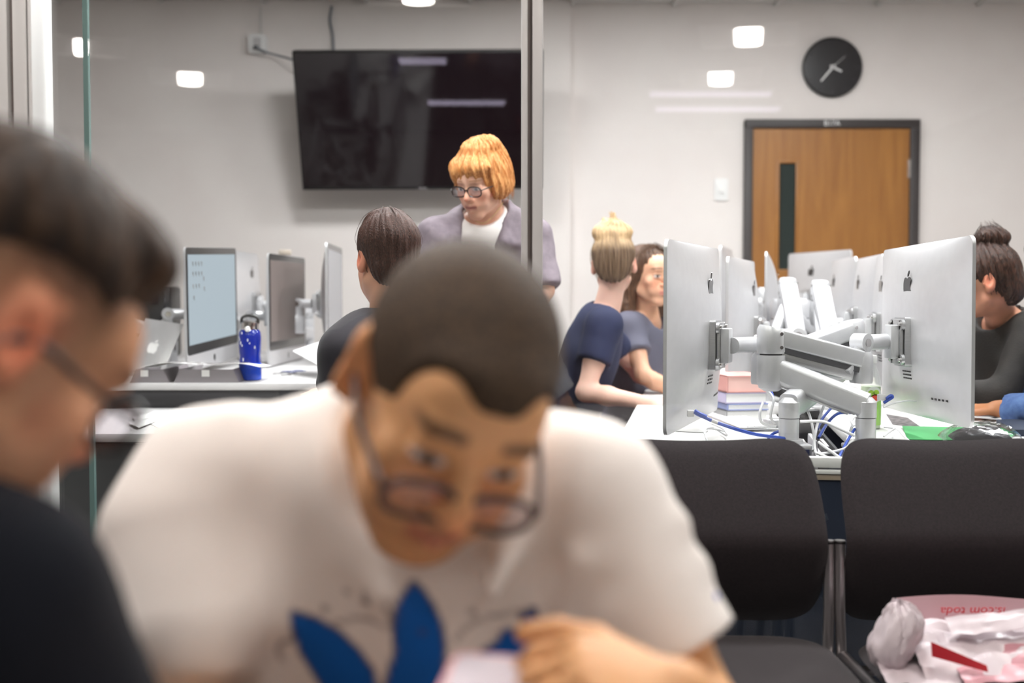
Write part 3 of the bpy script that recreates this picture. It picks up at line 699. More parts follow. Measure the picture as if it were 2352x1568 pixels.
for pts, lb in (([(1842, 925, 2.95), (1858, 950, 2.9), (1868, 990, 2.85), (1872, 1030, 2.8), (1880, 1052, 2.76)], 'white cable hanging down along the right side of the rear arm post'),
            ([(1893, 930, 2.98), (1880, 965, 2.92), (1872, 1000, 2.86), (1868, 1035, 2.80)], 'white cable dropping from under the front arm, slanting left into the trough'),
            ([(1880, 1015, 2.74), (1900, 1030, 2.72), (1930, 1052, 2.70)], 'white cable slanting down right beside the left chair corner'),
            ([(1960, 1010, 2.74), (1940, 1030, 2.73), (1885, 1042, 2.72), (1872, 1036, 2.74)], 'white cable lying across the bottom of the trough opening'),
            ([(1962, 965, 2.86), (1950, 1000, 2.8), (1935, 1050, 2.72)], 'white cable slanting down along the left side of the front arm post'),
            ([(1958, 940, 3.05), (1930, 945, 3.0), (1905, 965, 2.95), (1885, 1000, 2.9)], 'white cable arching from the front arm post to the trough centre'),
            ([(1752, 925, 2.95), (1745, 950, 2.92), (1752, 972, 2.9), (1785, 980, 2.86)], 'white cable loop left of the rear arm post, nearer the white hub'),
            ([(1756, 892, 2.98), (1776, 915, 2.95), (1770, 955, 2.92), (1780, 975, 2.9)], 'white cable bowing beside the elbow of the rear arm'),
            ([(1838, 968, 2.76), (1890, 968, 2.74), (1930, 985, 2.73), (1962, 1000, 2.74)], 'thick pale cable stretched level between the two arm posts'),
            ([(1965, 955, 2.76), (1955, 965, 2.75), (1962, 978, 2.74)], 'short white cable loop hugging the front arm post'),
            ([(1876, 1040, 2.72), (1905, 1052, 2.71), (1920, 1056, 2.70)], 'white cable end lying lowest, just above the white desk edge')):
    cable([z(*p) for p in pts], .0036, W_, lb, WG)
for pts, lb in (([(1955, 948, 3.0), (1925, 950, 2.97), (1900, 972, 2.92), (1880, 1005, 2.86)], 'blue cable arching from behind the front arm post into the trough'),
            ([(1908, 938, 3.05), (1890, 960, 3.0), (1878, 985, 2.95)], 'short dark blue cable under the middle of the front arm'),
            ([(1963, 985, 2.80), (1945, 1015, 2.76), (1926, 1052, 2.70)], 'blue cable slanting down to the white desk edge'),
            ([(1790, 990, 2.84), (1775, 996, 2.84), (1765, 1006, 2.82)], 'short blue cable at the foot of the rear arm post'),
            ([(1764, 890, 3.0), (1772, 900, 2.98), (1776, 915, 2.96)], 'short blue cable bend under the elbow of the rear arm')):
    cable([z(*p) for p in pts], .0036, B_, lb, BG)
for pts, lb in (([(1620, 985, 2.96), (1640, 983, 3.0), (1668, 1000, 2.92), (1660, 985, 3.05), (1625, 970, 3.2)], 'thin white cord curling on the desk by the mouse'),
            ([(1625, 1015, 2.72), (1618, 990, 2.80), (1630, 984, 2.9), (1665, 990, 2.9)], 'thin pale pink cord rising at the desk edge by the mouse'),
            ([(2030, 980, 2.85), (2060, 985, 2.83), (2075, 1000, 2.78), (2095, 1018, 2.70)], 'thin white cord in front of the green folder'),
            ([(2030, 1002, 2.78), (2048, 988, 2.80), (2055, 985, 2.82), (2050, 1005, 2.76)], 'small white cord loop beside the green folder'),
            ([(2030, 935, 2.95), (2055, 925, 2.97), (2090, 920, 2.99), (2120, 925, 3.0)], 'white cord running behind the largest right computer')):
    cable([z(*p) for p in pts], .0024, W_, lb, None, 'cord')
uc = tag(empty('plug_lead', tuple(at(2035, 915, 2.98))), 'white plug with a blue clip at the lower corner of the largest right computer', 'plug')
obj('plug', rel(box(bmn(), at(2026, 912, 2.98), (.022, .016, .016), bev=.002), uc), M['plastic'], uc)
obj('clip', rel(tube(bmn(), [at(2030, 925, 2.97), at(2042, 917, 2.97), at(2050, 912, 2.97), at(2046, 908, 2.97), at(2036, 916, 2.97)], .0042, sm=3), uc), B_, uc)
# ================================================================== the left-hand counter
lc = empty('counter', (-1.51, 3.9, 0), label='dark fronted counter with pale top carrying the left row of computers', cat='counter')
RZ, RY = .83, 3.84
obj('counter_top', box(bmn(), (0, 1.05, RZ - .0125), (1.78, 2.2, .025), bev=.004), M['gtop'], lc)
obj('front_panel', box(bmn(), (0, -.035, (RZ - .025) / 2), (1.76, .02, RZ - .025)), M['dpanel'], lc)
obj('side_panel', box(bmn(), (.87, 1.05, (RZ - .025) / 2), (.02, 2.1, RZ - .025)), M['dpanel'], lc)
obj('side_panel', box(bmn(), (-.87, 1.05, (RZ - .025) / 2), (.02, 2.1, RZ - .025)), M['dpanel'], lc)
lt = empty('table', (-1.5, 3.46, 0), label='grey edged table with loose papers in front of the dark counter', cat='table')
obj('table_top', box(bmn(), (0, 0, .738), (1.5, .70, .024), bev=.003), M['gtop'], lt)
obj('modesty_panel', box(bmn(), (0, -.325, .36), (1.48, .02, .72)), M['gpanel'], lt)
for sx in (-1, 1): obj('leg', box(bmn(), (sx * .7, .3, .363), (.05, .05, .726), bev=.004), M['steel'], lt)
# ------------------------------------------------------------------ computers on the left counter
computer('C1', (-1.165, 4.48, 1.081), -92.5, 'computer with lit pale blue screen on the left counter', SCR, roll=2.0)
dsp = [o for o in bpy.data.objects if o.name.startswith('display') and o.parent == comp['C1'][0]][0]
k = 0
for (x0, z0, n, dx) in ((-.245, .155, 4, .034), (-.245, .118, 4, .034), (-.12, .098, 1, .03), (-.245, .072, 3, .034), (-.115, .060, 1, .03), (-.24, .03, 1, .03)):
    for i in range(n):
        b = bmn(); box(b, (-(x0 + i * dx), .0036, z0 + CH * .03), (.009, .0006, .012)); box(b, (-(x0 + i * dx) - .004, .0036, z0 - .009 + CH * .03), (.005, .0006, .004)); obj('icon', b, M['pgrey'], dsp)
computer('C2', (-.965, 4.95, 1.065), -92.6, 'computer with blank brownish screen right of the blue bottle', mat('wall_reflection_display', (112, 101, 98), .5, spec=.3))  # wall mirrored in the switched-off screen, put into its base colour
computer('C3', (-.785, 5.1, 1.115), -87, 'computer seen edge on between brown screen and dark-shirted person', mat('painted_reflection_display', (150, 150, 156), .25))  # grey base colour stands in for the reflection on this screen
computer('C0', (-1.315, 5.62, 1.105), 90, 'far computer back with logo peeking out right of the lit blue screen')
wc = at(662, 578, 4.9); b = bmn(); box(b, (0, 0, 0), (.05, .03, .022), bev=.004); cyl(b, (0, -.016, 0), (0, -.02, 0), .007, n=16)
wb = tag(obj('webcam', b, mat('webcam_beige', (186, 174, 160), .5), loc=(-.965, 4.9, 1.065 + CH / 2 + .012)), 'small beige webcam on top edge of the brownish screen', 'webcam')
def c_arm(key, S, E, Wp, label):
    p, n = plate_of(key); monitor_arm(S, E, Wp, p, n, label, zdesk=RZ)
c_arm('C1', (-1.40, 4.72, .915), (-1.50, 4.50, .985), (-1.335, 4.46, .955), 'pale arm with a lever left of the lit blue screen')
c_arm('C2', (-1.20, 5.25, .93), (-1.30, 5.02, 1.04), (-1.12, 4.93, .965), 'pale arm between the blue bottle and the brownish screen')
c_arm('C3', (-.98, 5.55, .93), (-1.06, 5.30, 1.01), (-.95, 5.1, 1.0), 'pale arm between brownish screen and the edge-on computer')
c_arm('C0', (-1.12, 5.9, .93), (-1.02, 5.72, 1.03), (-1.16, 5.62, .99), 'pale arm behind the brownish screen holding the far computer')
# blue bottle
def blue():
    m = mat('blue_bottle_plastic', (14, 40, 150), .12, trans=.25, spec=.6)
    c = at(575, 862, 3.98); t = empty('bottle', (c.x, c.y, RZ), 0, 'blue translucent water bottle with silver cap beside the lit screen', 'bottle')
    b = bmn(); lathe(b, [(.033, 0), (.037, .005), (.038, .06), (.0355, .085), (.038, .11), (.0385, .15), (.036, .168), (.03, .176)], 36); obj('bottle_body', b, m, t)
    b = bmn(); lathe(b, [(.0382, .003), (.0386, .006), (.0388, .058), (.038, .06)], 36); obj('water', b, mat('blue_water', (22, 74, 200), .15), t)
    b = bmn(); lathe(b, [(.03, .174), (.031, .178), (.03, .2), (.024, .206)], 36); obj('cap', b, M['chrome'], t)
    b = bmn(); tube(b, [(-.028, 0, .196), (-.026, 0, .216), (0, 0, .224), (.026, 0, .216), (.028, 0, .196)], .005, sm=4); obj('loop_handle', b, M['black'], t)
    b = bmn(); lathe(b, [(.006, -.006), (.010, 0), (.006, .006)], 16, T((0, -.037, .178), 90)); obj('button', b, M['plastic'], t)
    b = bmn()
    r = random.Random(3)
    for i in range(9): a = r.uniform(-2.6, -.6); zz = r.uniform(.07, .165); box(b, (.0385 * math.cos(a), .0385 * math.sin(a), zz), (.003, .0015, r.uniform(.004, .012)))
    obj('painted_highlights', b, M['plastic'], t)  # white flecks modelled as glints on the bottle
blue()
# silver laptop with raised lid
c = at(352, 850, 4.2); lp = empty('laptop', (-1.345, 4.16, RZ), -14, 'silver laptop with raised slanting lid beside the pale arm', 'laptop')
obj('base', box(bmn(), (0, .12, .007), (.18, .22, .012), bev=.004), M['shell'], lp)
X = T((0, .015, .014), -28) @ T((0, 0, 0), 0, 8)
obj('lid', box(bmn(), (0, 0, .105), (.165, .007, .21), X=X, bev=.003), M['shell'], lp)
b = bmn(); prism(b, [(x * .05, y * .05) for x, y in BODY], .0035, .0045, X @ T((0, 0, .10), 90)); prism(b, [(x * .05, y * .05) for x, y in LEAF], .0035, .0045, X @ T((0, 0, .10), 90)); obj('logo', b, M['plastic'], lp)
b = bmn(); box(b, (0, .115, .0135), (.15, .10, .002)); obj('keyboard_bed', b, M['black'], lp)
# paper trays with white labels, arched sheet across them
def tray(x0, x1, lx, label):
    y = 3.86; a, c = at(x0, 860, y), at(x1, 860, y); w = c.x - a.x
    t = empty('paper_tray', ((a.x + c.x) / 2, y, RZ), 0, label, 'tray', 'low grey trays on the counter edge')
    b = bmn(); box(b, (0, .15, .003), (w, .29, .005)); 
    for s in (-1, 1): prism(b, [(s * w / 2, 0), (s * (w / 2 - .004), 0), (s * (w / 2 - .024), .045), (s * (w / 2 - .020), .045)], 0, .29, T((0, .295, 0), 90))
    prism(b, [(-w / 2, 0), (w / 2, 0), (w / 2 - .022, .045), (-w / 2 + .022, .045)], 0, .005, T((0, .008, 0), 90)); obj('tray_body', b, mat('tray_grey', (132, 126, 130), .5), t)
    b = bmn(); box(b, (at(lx, 860, y).x - t.location.x, .0015, .032), (.026, .003, .022), X=T(rx=0)); obj('card_label', b, M['paper'], t)
    for s in (1,): b = bmn(); box(b, (0, .155, .014), (w - .05, .26, .014)); obj('paper_stack', b, M['paper'], t)
tray(296, 388, 331, 'low grey tray on the counter edge, left of two, partly behind the eyeglass lens')
tray(398, 548, 472, 'low grey tray on the counter edge with white label under the arched sheet')
def arch(u, v):
    x = (u - .5) * .40; return (x, v * .20, .052 + .018 * math.cos((u - .5) * 3.0) - .010 * v + .006 * math.sin(u * 9))
c = at(462, 850, 3.86); b = bmn(); grid_surf(b, arch, 24, 8, thick=.0012)
ar = tag(obj('paper_sheet', b, M['paper'], loc=(c.x, 3.84, RZ)), 'white printed sheet arching over the grey trays below the lit screen', 'paper')
b = bmn()
for i in range(9):
    for j in range(3):
        u, v = .12 + i * .09, .2 + j * .25; p = Vector(arch(u, v)); box(b, p + Vector((0, 0, .0012)), (.022, .018, .0008))
obj('print', b, M['pgrey'], ar)
# papers by the dark-shirted person
def slab(name, pts, m, label, cat, t=.0012):
    P = [at(*p) for p in pts]; n = (P[1] - P[0]).cross(P[2] - P[0]).normalized(); b = bmn()
    A = [b.verts.new(p) for p in P]; B = [b.verts.new(p - n * t) for p in P]; k = len(P)
    b.faces.new(A); b.faces.new(B[::-1])
    for i in range(k): b.faces.new((A[i], B[i], B[(i + 1) % k], A[(i + 1) % k]))
    o = obj(name, b, m, smooth=False)
    return tag(o, label, cat) if label else o
ph = slab('paper_sheet', [(672, 806, 4.3), (768, 774, 4.5), (775, 858, 4.0), (738, 842, 4.02)], M['paper'], 'white sheet with small printed photos tilted up beside the dark-shirted person', 'paper')
def bil(a, b_):
    p = [at(672, 806, 4.3), at(768, 774, 4.5), at(738, 842, 4.02), at(775, 858, 4.0)]
    return (p[0] * (1 - a) + p[1] * a) * (1 - b_) + (p[2] * (1 - a) + p[3] * a) * b_
n_ = (at(768, 774, 4.5) - at(672, 806, 4.3)).cross(at(738, 842, 4.02) - at(672, 806, 4.3)).normalized(); n_ = n_ if n_.z > 0 else -n_
for i in range(4):
    for j in range(3):
        b = bmn(); a0, b0 = .1 + i * .23, .1 + j * .3
        vs = [b.verts.new(bil(a0 + q * .15, b0 + r_ * .2) + n_ * .0016) for q, r_ in ((0, 0), (1, 0), (1, 1), (0, 1))]; b.faces.new(vs)
        r2 = bmesh.ops.extrude_face_region(b, geom=b.faces[:]); bmesh.ops.translate(b, vec=-n_ * .0008, verts=[v for v in r2['geom'] if isinstance(v, bmesh.types.BMVert)])
        obj('photo_print', b, M['pgrey'], ph, smooth=False)
for pts, lb, m in (([(620, 846), (652, 838), (690, 845), (660, 856)], 'printed sheet with dark pictures in front of the brownish screen', M['pgrey']),
                   ([(640, 836), (690, 828), (706, 834), (664, 842)], 'sheet with dark blue print near the tilted photo sheet', M['blueink'])):
    w = []
    for (px, py) in pts: q = at(px, py, 4.35 - (py - 840) * .012); w.append((q.x, q.y))
    b = bmn(); prism(b, w, 0, .0015, T((0, 0, RZ))); s_ = tag(obj('paper_sheet', b, M['paper'], smooth=False), lb, 'paper')
    cx, cy = sum(p[0] for p in w) / 4, sum(p[1] for p in w) / 4
    for q in range(4):
        b = bmn(); a = w[q]; box(b, (cx + (a[0] - cx) * .5, cy + (a[1] - cy) * .5, RZ + .002), (.035, .05, .0008)); obj('picture_print', b, m, s_)
# papers on the grey table
TZ = .75
for pts, lb in (([(352, 946), (440, 946), (440, 990), (372, 990), (345, 975)], 'large white sheet on the grey table behind the eyeglasses'),
                ([(305, 962), (352, 950), (362, 958), (312, 972)], 'folded white leaflet on the grey table, upper of the fanned ones'),
                ([(296, 978), (350, 966), (360, 972), (318, 988)], 'folded white leaflet on the grey table, lower of the fanned ones')):
    w = []
    for (px, py) in pts: d = (EYE - TZ) / ((py - 674) / FPX); q = at(px, py, d); w.append((q.x, q.y))
    zo = .0005 if 'large' in lb else (.0032 if 'upper' in lb else .0056); b = bmn(); prism(b, w, zo, zo + .002, T((0, 0, TZ))); tag(obj('paper_sheet' if 'large' in lb else 'leaflet', b, M['paper'], smooth=False), lb, 'paper')
# dark printer with cables at the far left
pr = empty('printer', (-1.72, 5.25, RZ), 8, 'black printer half hidden behind the face at the far left', 'printer')
obj('casing', box(bmn(), (0, 0, .17), (.36, .34, .33), bev=.02, seg=3), M['black'], pr)
obj('output_tray', box(bmn(), (0, -.2, .08), (.28, .1, .02), bev=.004), M['gpanel'], pr)
obj('display_panel', box(bmn(), (.08, -.174, .28), (.1, .006, .05), bev=.002), M['screenoff'], pr)
wire('cable', [at(345, 630, 4.7), at(362, 645, 4.65), at(376, 672, 4.62), at(378, 705, 4.6), at(372, 760, 4.65)], .008, M['blackcab'], 'thick dark cable curving down beside the pale lever arm')
wire('cable', [at(318, 762, 4.6), at(345, 752, 4.55), at(368, 732, 4.55), at(388, 715, 4.55)], .008, M['blackcab'], 'dark cable sagging left of the pale lever arm')
# ================================================================== the grey chairs on this side of the glass
CWD, CB = .236, 0
def chair_back_pt(u, v):
    """u across 0..1, v up 0..1 -> front face of the padded back"""
    z = .485 + v * .365
    hw = .238 - .018 * v ** 2
    return u, z, hw
def make_chair(label):
    t = empty('side_chair', label=label, cat='chair', group='grey upholstered chairs along the glass')
    # back rest: rounded panel, waist curve, dished
    N, K = 32, 26
    def shape(u, v, s):
        a, e = (u - .5) * 2, (v - .5) * 2
        # squircle to keep round corners
        q = (abs(a) ** 7 + abs(e) ** 7) ** (1 / 7); m_ = max(abs(a), abs(e)); f = m_ / q if q > 1e-6 else 1
        a2, e2 = a * f, e * f
        z = .643 + e2 * .184 + .016 * a2 * a2 * max(0, e2)
        w = .236 - .014 * max(0, e2) ** 2 - .02 * max(0, -e2 - .55)
        x = a2 * w
        yc = .120 * max(0, (z - .64)) / .20 - .020 + .085 * max(0, (.67 - z) / .2) ** 1.5
        yc -= .018 * (a2 * a2)                      # sides wrap towards the sitter
        edge = max(0, 1 - max(abs(a), abs(e)) ** 6)
        return (x, yc + (-.022 if s < 0 else .022) * edge ** .5, z)
    b = bmn()
    f1 = [[b.verts.new(shape(i / N, j / K, -1)) for j in range(K + 1)] for i in range(N + 1)]
    f2 = [[f1[i][j] if i in (0, N) or j in (0, K) else b.verts.new(shape(i / N, j / K, 1)) for j in range(K + 1)] for i in range(N + 1)]
    for i in range(N):
        for j in range(K):
            b.faces.new((f1[i][j], f1[i + 1][j], f1[i + 1][j + 1], f1[i][j + 1])); b.faces.new((f2[i][j], f2[i][j + 1], f2[i + 1][j + 1], f2[i + 1][j]))
    for v in b.verts: v.co.y += .215
    obj('backrest', b, M['chair'], t, angle=80)
    b = bmn()
    def seat(u, v, s):
        a, e = (u - .5) * 2, (v - .5) * 2
        q = (abs(a) ** 4.5 + abs(e) ** 4.5) ** (1 / 4.5); m_ = max(abs(a), abs(e)); f = m_ / q if q > 1e-6 else 1
        edge = max(0, 1 - m_ ** 5) ** .5
        a2, e2 = a * f, e * f
        return (a2 * .235, -.02 + e2 * .225, .44 + (.03 if s > 0 else -.022) * edge - .012 * max(0, -e2) ** 2 - .008 * (1 - a2 * a2) * (1 - e2 * e2))
    f1 = [[b.verts.new(seat(i / N, j / K, 1)) for j in range(K + 1)] for i in range(N + 1)]
    f2 = [[f1[i][j] if i in (0, N) or j in (0, K) else b.verts.new(seat(i / N, j / K, -1)) for j in range(K + 1)] for i in range(N + 1)]
    for i in range(N):
        for j in range(K):
            b.faces.new((f1[i][j], f1[i + 1][j], f1[i + 1][j + 1], f1[i][j + 1])); b.faces.new((f2[i][j], f2[i][j + 1], f2[i + 1][j + 1], f2[i + 1][j]))
    obj('seat', b, M['chair'], t, angle=80)
    for s in (-1, 1):
        b = bmn(); tube(b, [(s * .243, .205, .642), (s * .243, .20, .50), (s * .240, .195, .40), (s * .240, .20, .2), (s * .243, .255, .0)], .0108, 16); 
        rl = obj('rear_leg', b, M['steel'], t)
        b = bmn(); cyl(b, (s * .243, .205, .636), (s * .243, .205, .640), .0118, n=20); obj('leg_ring', b, M['black'], rl)
        b = bmn(); tube(b, [(s * .225, -.20, .0), (s * .228, -.17, .40), (s * .232, -.13, .415), (s * .238, .19, .415)], .0108, 16); obj('front_leg', b, M['steel'], t)
    b = bmn()
    for y in (-.12, .12): cyl(b, (-.236, y, .408), (.236, y, .408), .009, n=14)
    obj('seat_rail', b, M['steel'], t)
    b = bmn()
    for s in (-1, 1): tube(b, [(s * .236, .212, .60), (s * .20, .235, .61), (s * .17, .243, .62)], .008, 10, sm=3)
    obj('back_bracket', b, M['steel'], t)
    return t
def copy_thing(o):
    c = o.copy(); COL.objects.link(c)
    for ch in list(o.children):
        d = ch.copy(); COL.objects.link(d); d.parent = c
        for g in list(ch.children): e = g.copy(); COL.objects.link(e); e.parent = d
    return c
ch1 = make_chair('empty grey upholstered chair beside the white-shirted person')
ch1.location = (.385, 2.055, 0)
ch2 = copy_thing(ch1); ch2.location = (.893, 2.055, 0); ch2['label'] = 'grey upholstered chair with a crumpled plastic bag on its seat'
# ------------------------------------------------------------------ crumpled shopping bag
M['bag'] = mat('white_bag_film', (204, 192, 196), .32, trans=.0, spec=.6)
M['bagpink'] = mat('bag_pink_show_through', (194, 140, 148), .35, spec=.6)
M['bagred'] = mat('bag_red_print', (186, 44, 54), .35)
def bag():
    c = Vector((.80, 2.05, .455)); t = empty('plastic_bag', c, 0, 'crumpled white shopping bag with red print on the chair seat', 'bag')
    rs = np.random.RandomState(11)
    def crump(amp, fr, seed):
        r = np.random.RandomState(seed); d = r.randn(10, 2) * fr; p = r.rand(10) * 6.28
        return lambda a, e: amp * sum(abs(math.sin(d[k, 0] * a + d[k, 1] * e + p[k])) - .6 for k in range(10)) / 3.5
    w1 = crump(.017, 6, 4)
    def body(u, v):
        a, e = u, v
        x = -.09 + a * .40; y = -.105 + e * .21
        return (x, y + w1(a * 2, e) * .5, .010 + max(0, .03 * (1 - (2 * e - 1) ** 2) + w1(a * 3, e * 3) * (1 - (2 * e - 1) ** 4)) + .045 * e)
    b = bmn(); grid_surf(b, body, 34, 22, thick=.001); obj('bag_body', b, M['bag'], t, angle=22)
    w2 = crump(.014, 5, 9)
    def lump(u, v):
        th = u * 2 * math.pi; ph = v * math.pi
        r = 1 + w2(math.cos(th) * 1.5 + v * 2, math.sin(th) * 1.5 - v) * 10 + w1(math.cos(th) * 2.2 - v * 2, math.sin(th) * 2.2 + v * 2) * 3.5
        x = math.sin(ph) * math.cos(th) * .040 * r; y = math.sin(ph) * math.sin(th) * .045 * r; z = -math.cos(ph) * .062 * r
        return (-.120 + x + .012 * math.sin(z * 40), -.035 + y, .068 + z)
    b = bmn(); grid_surf(b, lump, 56, 34); bmesh.ops.remove_doubles(b, verts=b.verts[:], dist=1e-5); obj('bag_handle_bunch', b, M['bag'], t, angle=40)
    def tail(u, v):
        x = -.16 + .13 * u + .05 * u * v; return (x, -.125 + .09 * v + .02 * math.sin(u * 7), .006 + .03 * v * (1 - u) + abs(w1(u * 2, v * 2)) * .5)
    b = bmn(); grid_surf(b, tail, 14, 10, thick=.001); obj('bag_flap', b, M['bag'], t, angle=22)
    def over(u, v):                          # front fold, pink where print shows through
        x = -.03 + .34 * u; y = -.125 + .11 * v; return (x, y + .012 * math.sin(u * 8), .012 + .075 * v * (.45 + .55 * u) + w2(u * 2, v * 2) * .7)
    b = bmn(); grid_surf(b, over, 26, 12, thick=.001); obj('bag_fold', b, M['bagpink'], t, angle=22)
    def over2(u, v):
        x = -.02 + .36 * u; s = .068 + .04 * u; return (x, -.035 + .035 * v, s + .022 * v + w2(u * 3, v + 2) * .4)
    b = bmn(); grid_surf(b, over2, 26, 6, thick=.001); obj('bag_fold', b, M['bag'], t, angle=22)
    def red(u, v): return (-.085 + .10 * u, -.118 + .01 * u + .006 * v, .058 - .030 * u + .024 * v * (1 - .6 * u))
    b = bmn(); grid_surf(b, red, 8, 4, thick=.001); obj('red_stripe', b, M['bagred'], t)
    def red2(u, v): return (.10 + .12 * u, -.136 + .004 * v, .034 + .012 * u + .012 * v * u)
    b = bmn(); grid_surf(b, red2, 8, 4, thick=.001); obj('red_stripe', b, M['bagred'], t)
    def panel(u, v): return (-.075 + .40 * u, .075 + .018 * v, .045 + .058 * v + .006 * math.sin(u * 6))
    b = bmn(); grid_surf(b, panel, 16, 6, thick=.001); pn = obj('bag_panel', b, mat('bag_panel_film', (184, 150, 156), .35), t)
    text('print', 'ls.com toda', .026, M['bagred'], T((.058, .068, .085), 68, 180, 0) , t, .0006)
bag()
# ================================================================== people: smooth unions of rounded volumes, meshed as one skin
f32 = np.float32
def axis_pts(lo, hi, fine, coarse):
    """rising coordinates from lo to hi, step coarse, finer inside the (lo, hi, step) ranges"""
    out = [lo]; x = lo
    while x < hi:
        s = coarse
        for a, b_, st in fine:
            if a - coarse < x < b_: s = min(s, st)
        x += s; out.append(x)
    return np.array(out, f32)
class Vol:
    def __init__(self, lo, hi, coarse, fine=()):
        """fine: list of (center, half, step)"""
        self.ax = [axis_pts(lo[i], hi[i], [(c[i] - h, c[i] + h, s) for c, h, s in fine], coarse) for i in range(3)]
        self.D = np.full([len(a) for a in self.ax], 1.0, f32)
    def blk(self, lo, hi):
        sl = []; P = []
        for i in range(3):
            a = self.ax[i]; i0 = max(np.searchsorted(a, lo[i]) - 1, 0); i1 = min(np.searchsorted(a, hi[i]) + 1, len(a))
            if i1 <= i0: return None, None
            sl.append(slice(i0, i1)); sh = [1, 1, 1]; sh[i] = -1; P.append(a[i0:i1].reshape(sh))
        return tuple(sl), P
    def add(self, prim, k=0.0, pad=.02):
        fn, lo, hi = prim; pad = pad + k
        sl, P = self.blk([v - pad for v in lo], [v + pad for v in hi])
        if sl is None: return
        d = fn(P); D = self.D[sl]
        if k > 0:
            h = np.clip(.5 + .5 * (D - d) / k, 0, 1); self.D[sl] = D * (1 - h) + d * h - k * h * (1 - h)
        else: self.D[sl] = np.minimum(D, d)
    def sub(self, prim, k=0.0, pad=.02):
        fn, lo, hi = prim; pad = pad + k
        sl, P = self.blk([v - pad for v in lo], [v + pad for v in hi])
        if sl is None: return
        d = -fn(P); D = self.D[sl]
        if k > 0:
            h = np.clip(.5 - .5 * (D - d) / k, 0, 1); self.D[sl] = D * (1 - h) + d * h + k * h * (1 - h)
        else: self.D[sl] = np.maximum(D, d)
    def disp(self, fn, lo, hi):
        sl, P = self.blk(lo, hi)
        if sl is not None: self.D[sl] += fn(P).astype(f32)
    def mesh(self):
        D = self.D; ax = self.ax; s = D < 0; nx, ny, nz = D.shape
        cs = (nx - 1, ny - 1, nz - 1); nc = cs[0] * cs[1] * cs[2]
        vid = np.full(nc, -1, np.int64); acc = None; lists = []
        for a in range(3):
            i0 = [slice(None)] * 3; i1 = [slice(None)] * 3; i0[a] = slice(0, -1); i1[a] = slice(1, None)
            idx = np.argwhere(s[tuple(i0)] != s[tuple(i1)])
            j = idx.copy(); j[:, a] += 1
            f0 = D[tuple(idx.T)]; f1 = D[tuple(j.T)]; t = f0 / (f0 - f1)
            pos = np.stack([ax[c][idx[:, c]] for c in range(3)], 1); pos[:, a] += t * (ax[a][j[:, a]] - ax[a][idx[:, a]])
            lists.append((idx, pos, f0 < 0))
        fl = lambda I: (I[:, 0] * cs[1] + I[:, 1]) * cs[2] + I[:, 2]
        cells, cpos = [], []
        quads = []
        for a in range(3):
            idx, pos, neg = lists[a]; u, v = (a + 1) % 3, (a + 2) % 3; four = []; okall = np.ones(len(idx), bool)
            for du, dv in ((0, 0), (1, 0), (1, 1), (0, 1)):
                q = idx.copy(); q[:, u] -= du; q[:, v] -= dv
                ok = (q[:, u] >= 0) & (q[:, v] >= 0) & (q[:, u] < cs[u]) & (q[:, v] < cs[v]) & (q[:, a] < cs[a]); okall &= ok
                cells.append(fl(q[ok])); cpos.append(pos[ok]); four.append(np.where(ok, fl(np.clip(q, 0, None)), 0))
            Q = np.stack(four, 1)[okall]; n = neg[okall]; Q[~n] = Q[~n][:, ::-1]; quads.append(Q)
        cells = np.concatenate(cells); cpos = np.concatenate(cpos); Q = np.concatenate(quads)
        un, inv = np.unique(cells, return_inverse=True); cnt = np.bincount(inv)
        V = np.stack([np.bincount(inv, weights=cpos[:, c]) / cnt for c in range(3)], 1)
        vid[un] = np.arange(len(un)); return V, vid[Q]
def V3(p): return np.array([p[0], p[1], p[2]], float)
def ell(c, r, Rm=None):
    c = V3(c); r = V3(r); A = np.eye(3) if Rm is None else np.array(Rm, float)      # columns = local axes
    e = np.sqrt(((A * r) ** 2).sum(1))
    def fn(P):
        X, Y, Z = P[0] - f32(c[0]), P[1] - f32(c[1]), P[2] - f32(c[2]); k0 = 0; k1 = 0
        for i in range(3):
            q = X * f32(A[0, i]) + Y * f32(A[1, i]) + Z * f32(A[2, i]); k0 = k0 + (q / f32(r[i])) ** 2; k1 = k1 + (q / f32(r[i] ** 2)) ** 2
        k0 = np.sqrt(k0); k1 = np.sqrt(k1) + f32(1e-6); return k0 * (k0 - 1) / k1
    return fn, c - e, c + e
def cap(a, b, ra, rb=None):
    a, b = V3(a), V3(b); rb = ra if rb is None else rb; ba = b - a; L2 = max((ba ** 2).sum(), 1e-9); rm = max(ra, rb)
    def fn(P):
        X, Y, Z = P[0] - f32(a[0]), P[1] - f32(a[1]), P[2] - f32(a[2])
        h = np.clip((X * f32(ba[0]) + Y * f32(ba[1]) + Z * f32(ba[2])) / f32(L2), 0, 1)
        return np.sqrt((X - h * f32(ba[0])) ** 2 + (Y - h * f32(ba[1])) ** 2 + (Z - h * f32(ba[2])) ** 2) - (f32(ra) + f32(rb - ra) * h)
    return fn, np.minimum(a, b) - rm, np.maximum(a, b) + rm
def capcut(a, b, ra, rb, t):
    """sleeve: tapered tube from a towards b, cut square at the fraction t"""
    f, lo, hi = cap(a, b, ra, rb); a_, b_ = V3(a), V3(b); p = a_ + (b_ - a_) * t; n = (b_ - a_) / np.linalg.norm(b_ - a_)
    def fn(P): return np.maximum(f(P), (P[0] - f32(p[0])) * f32(n[0]) + (P[1] - f32(p[1])) * f32(n[1]) + (P[2] - f32(p[2])) * f32(n[2]))
    return fn, lo, hi
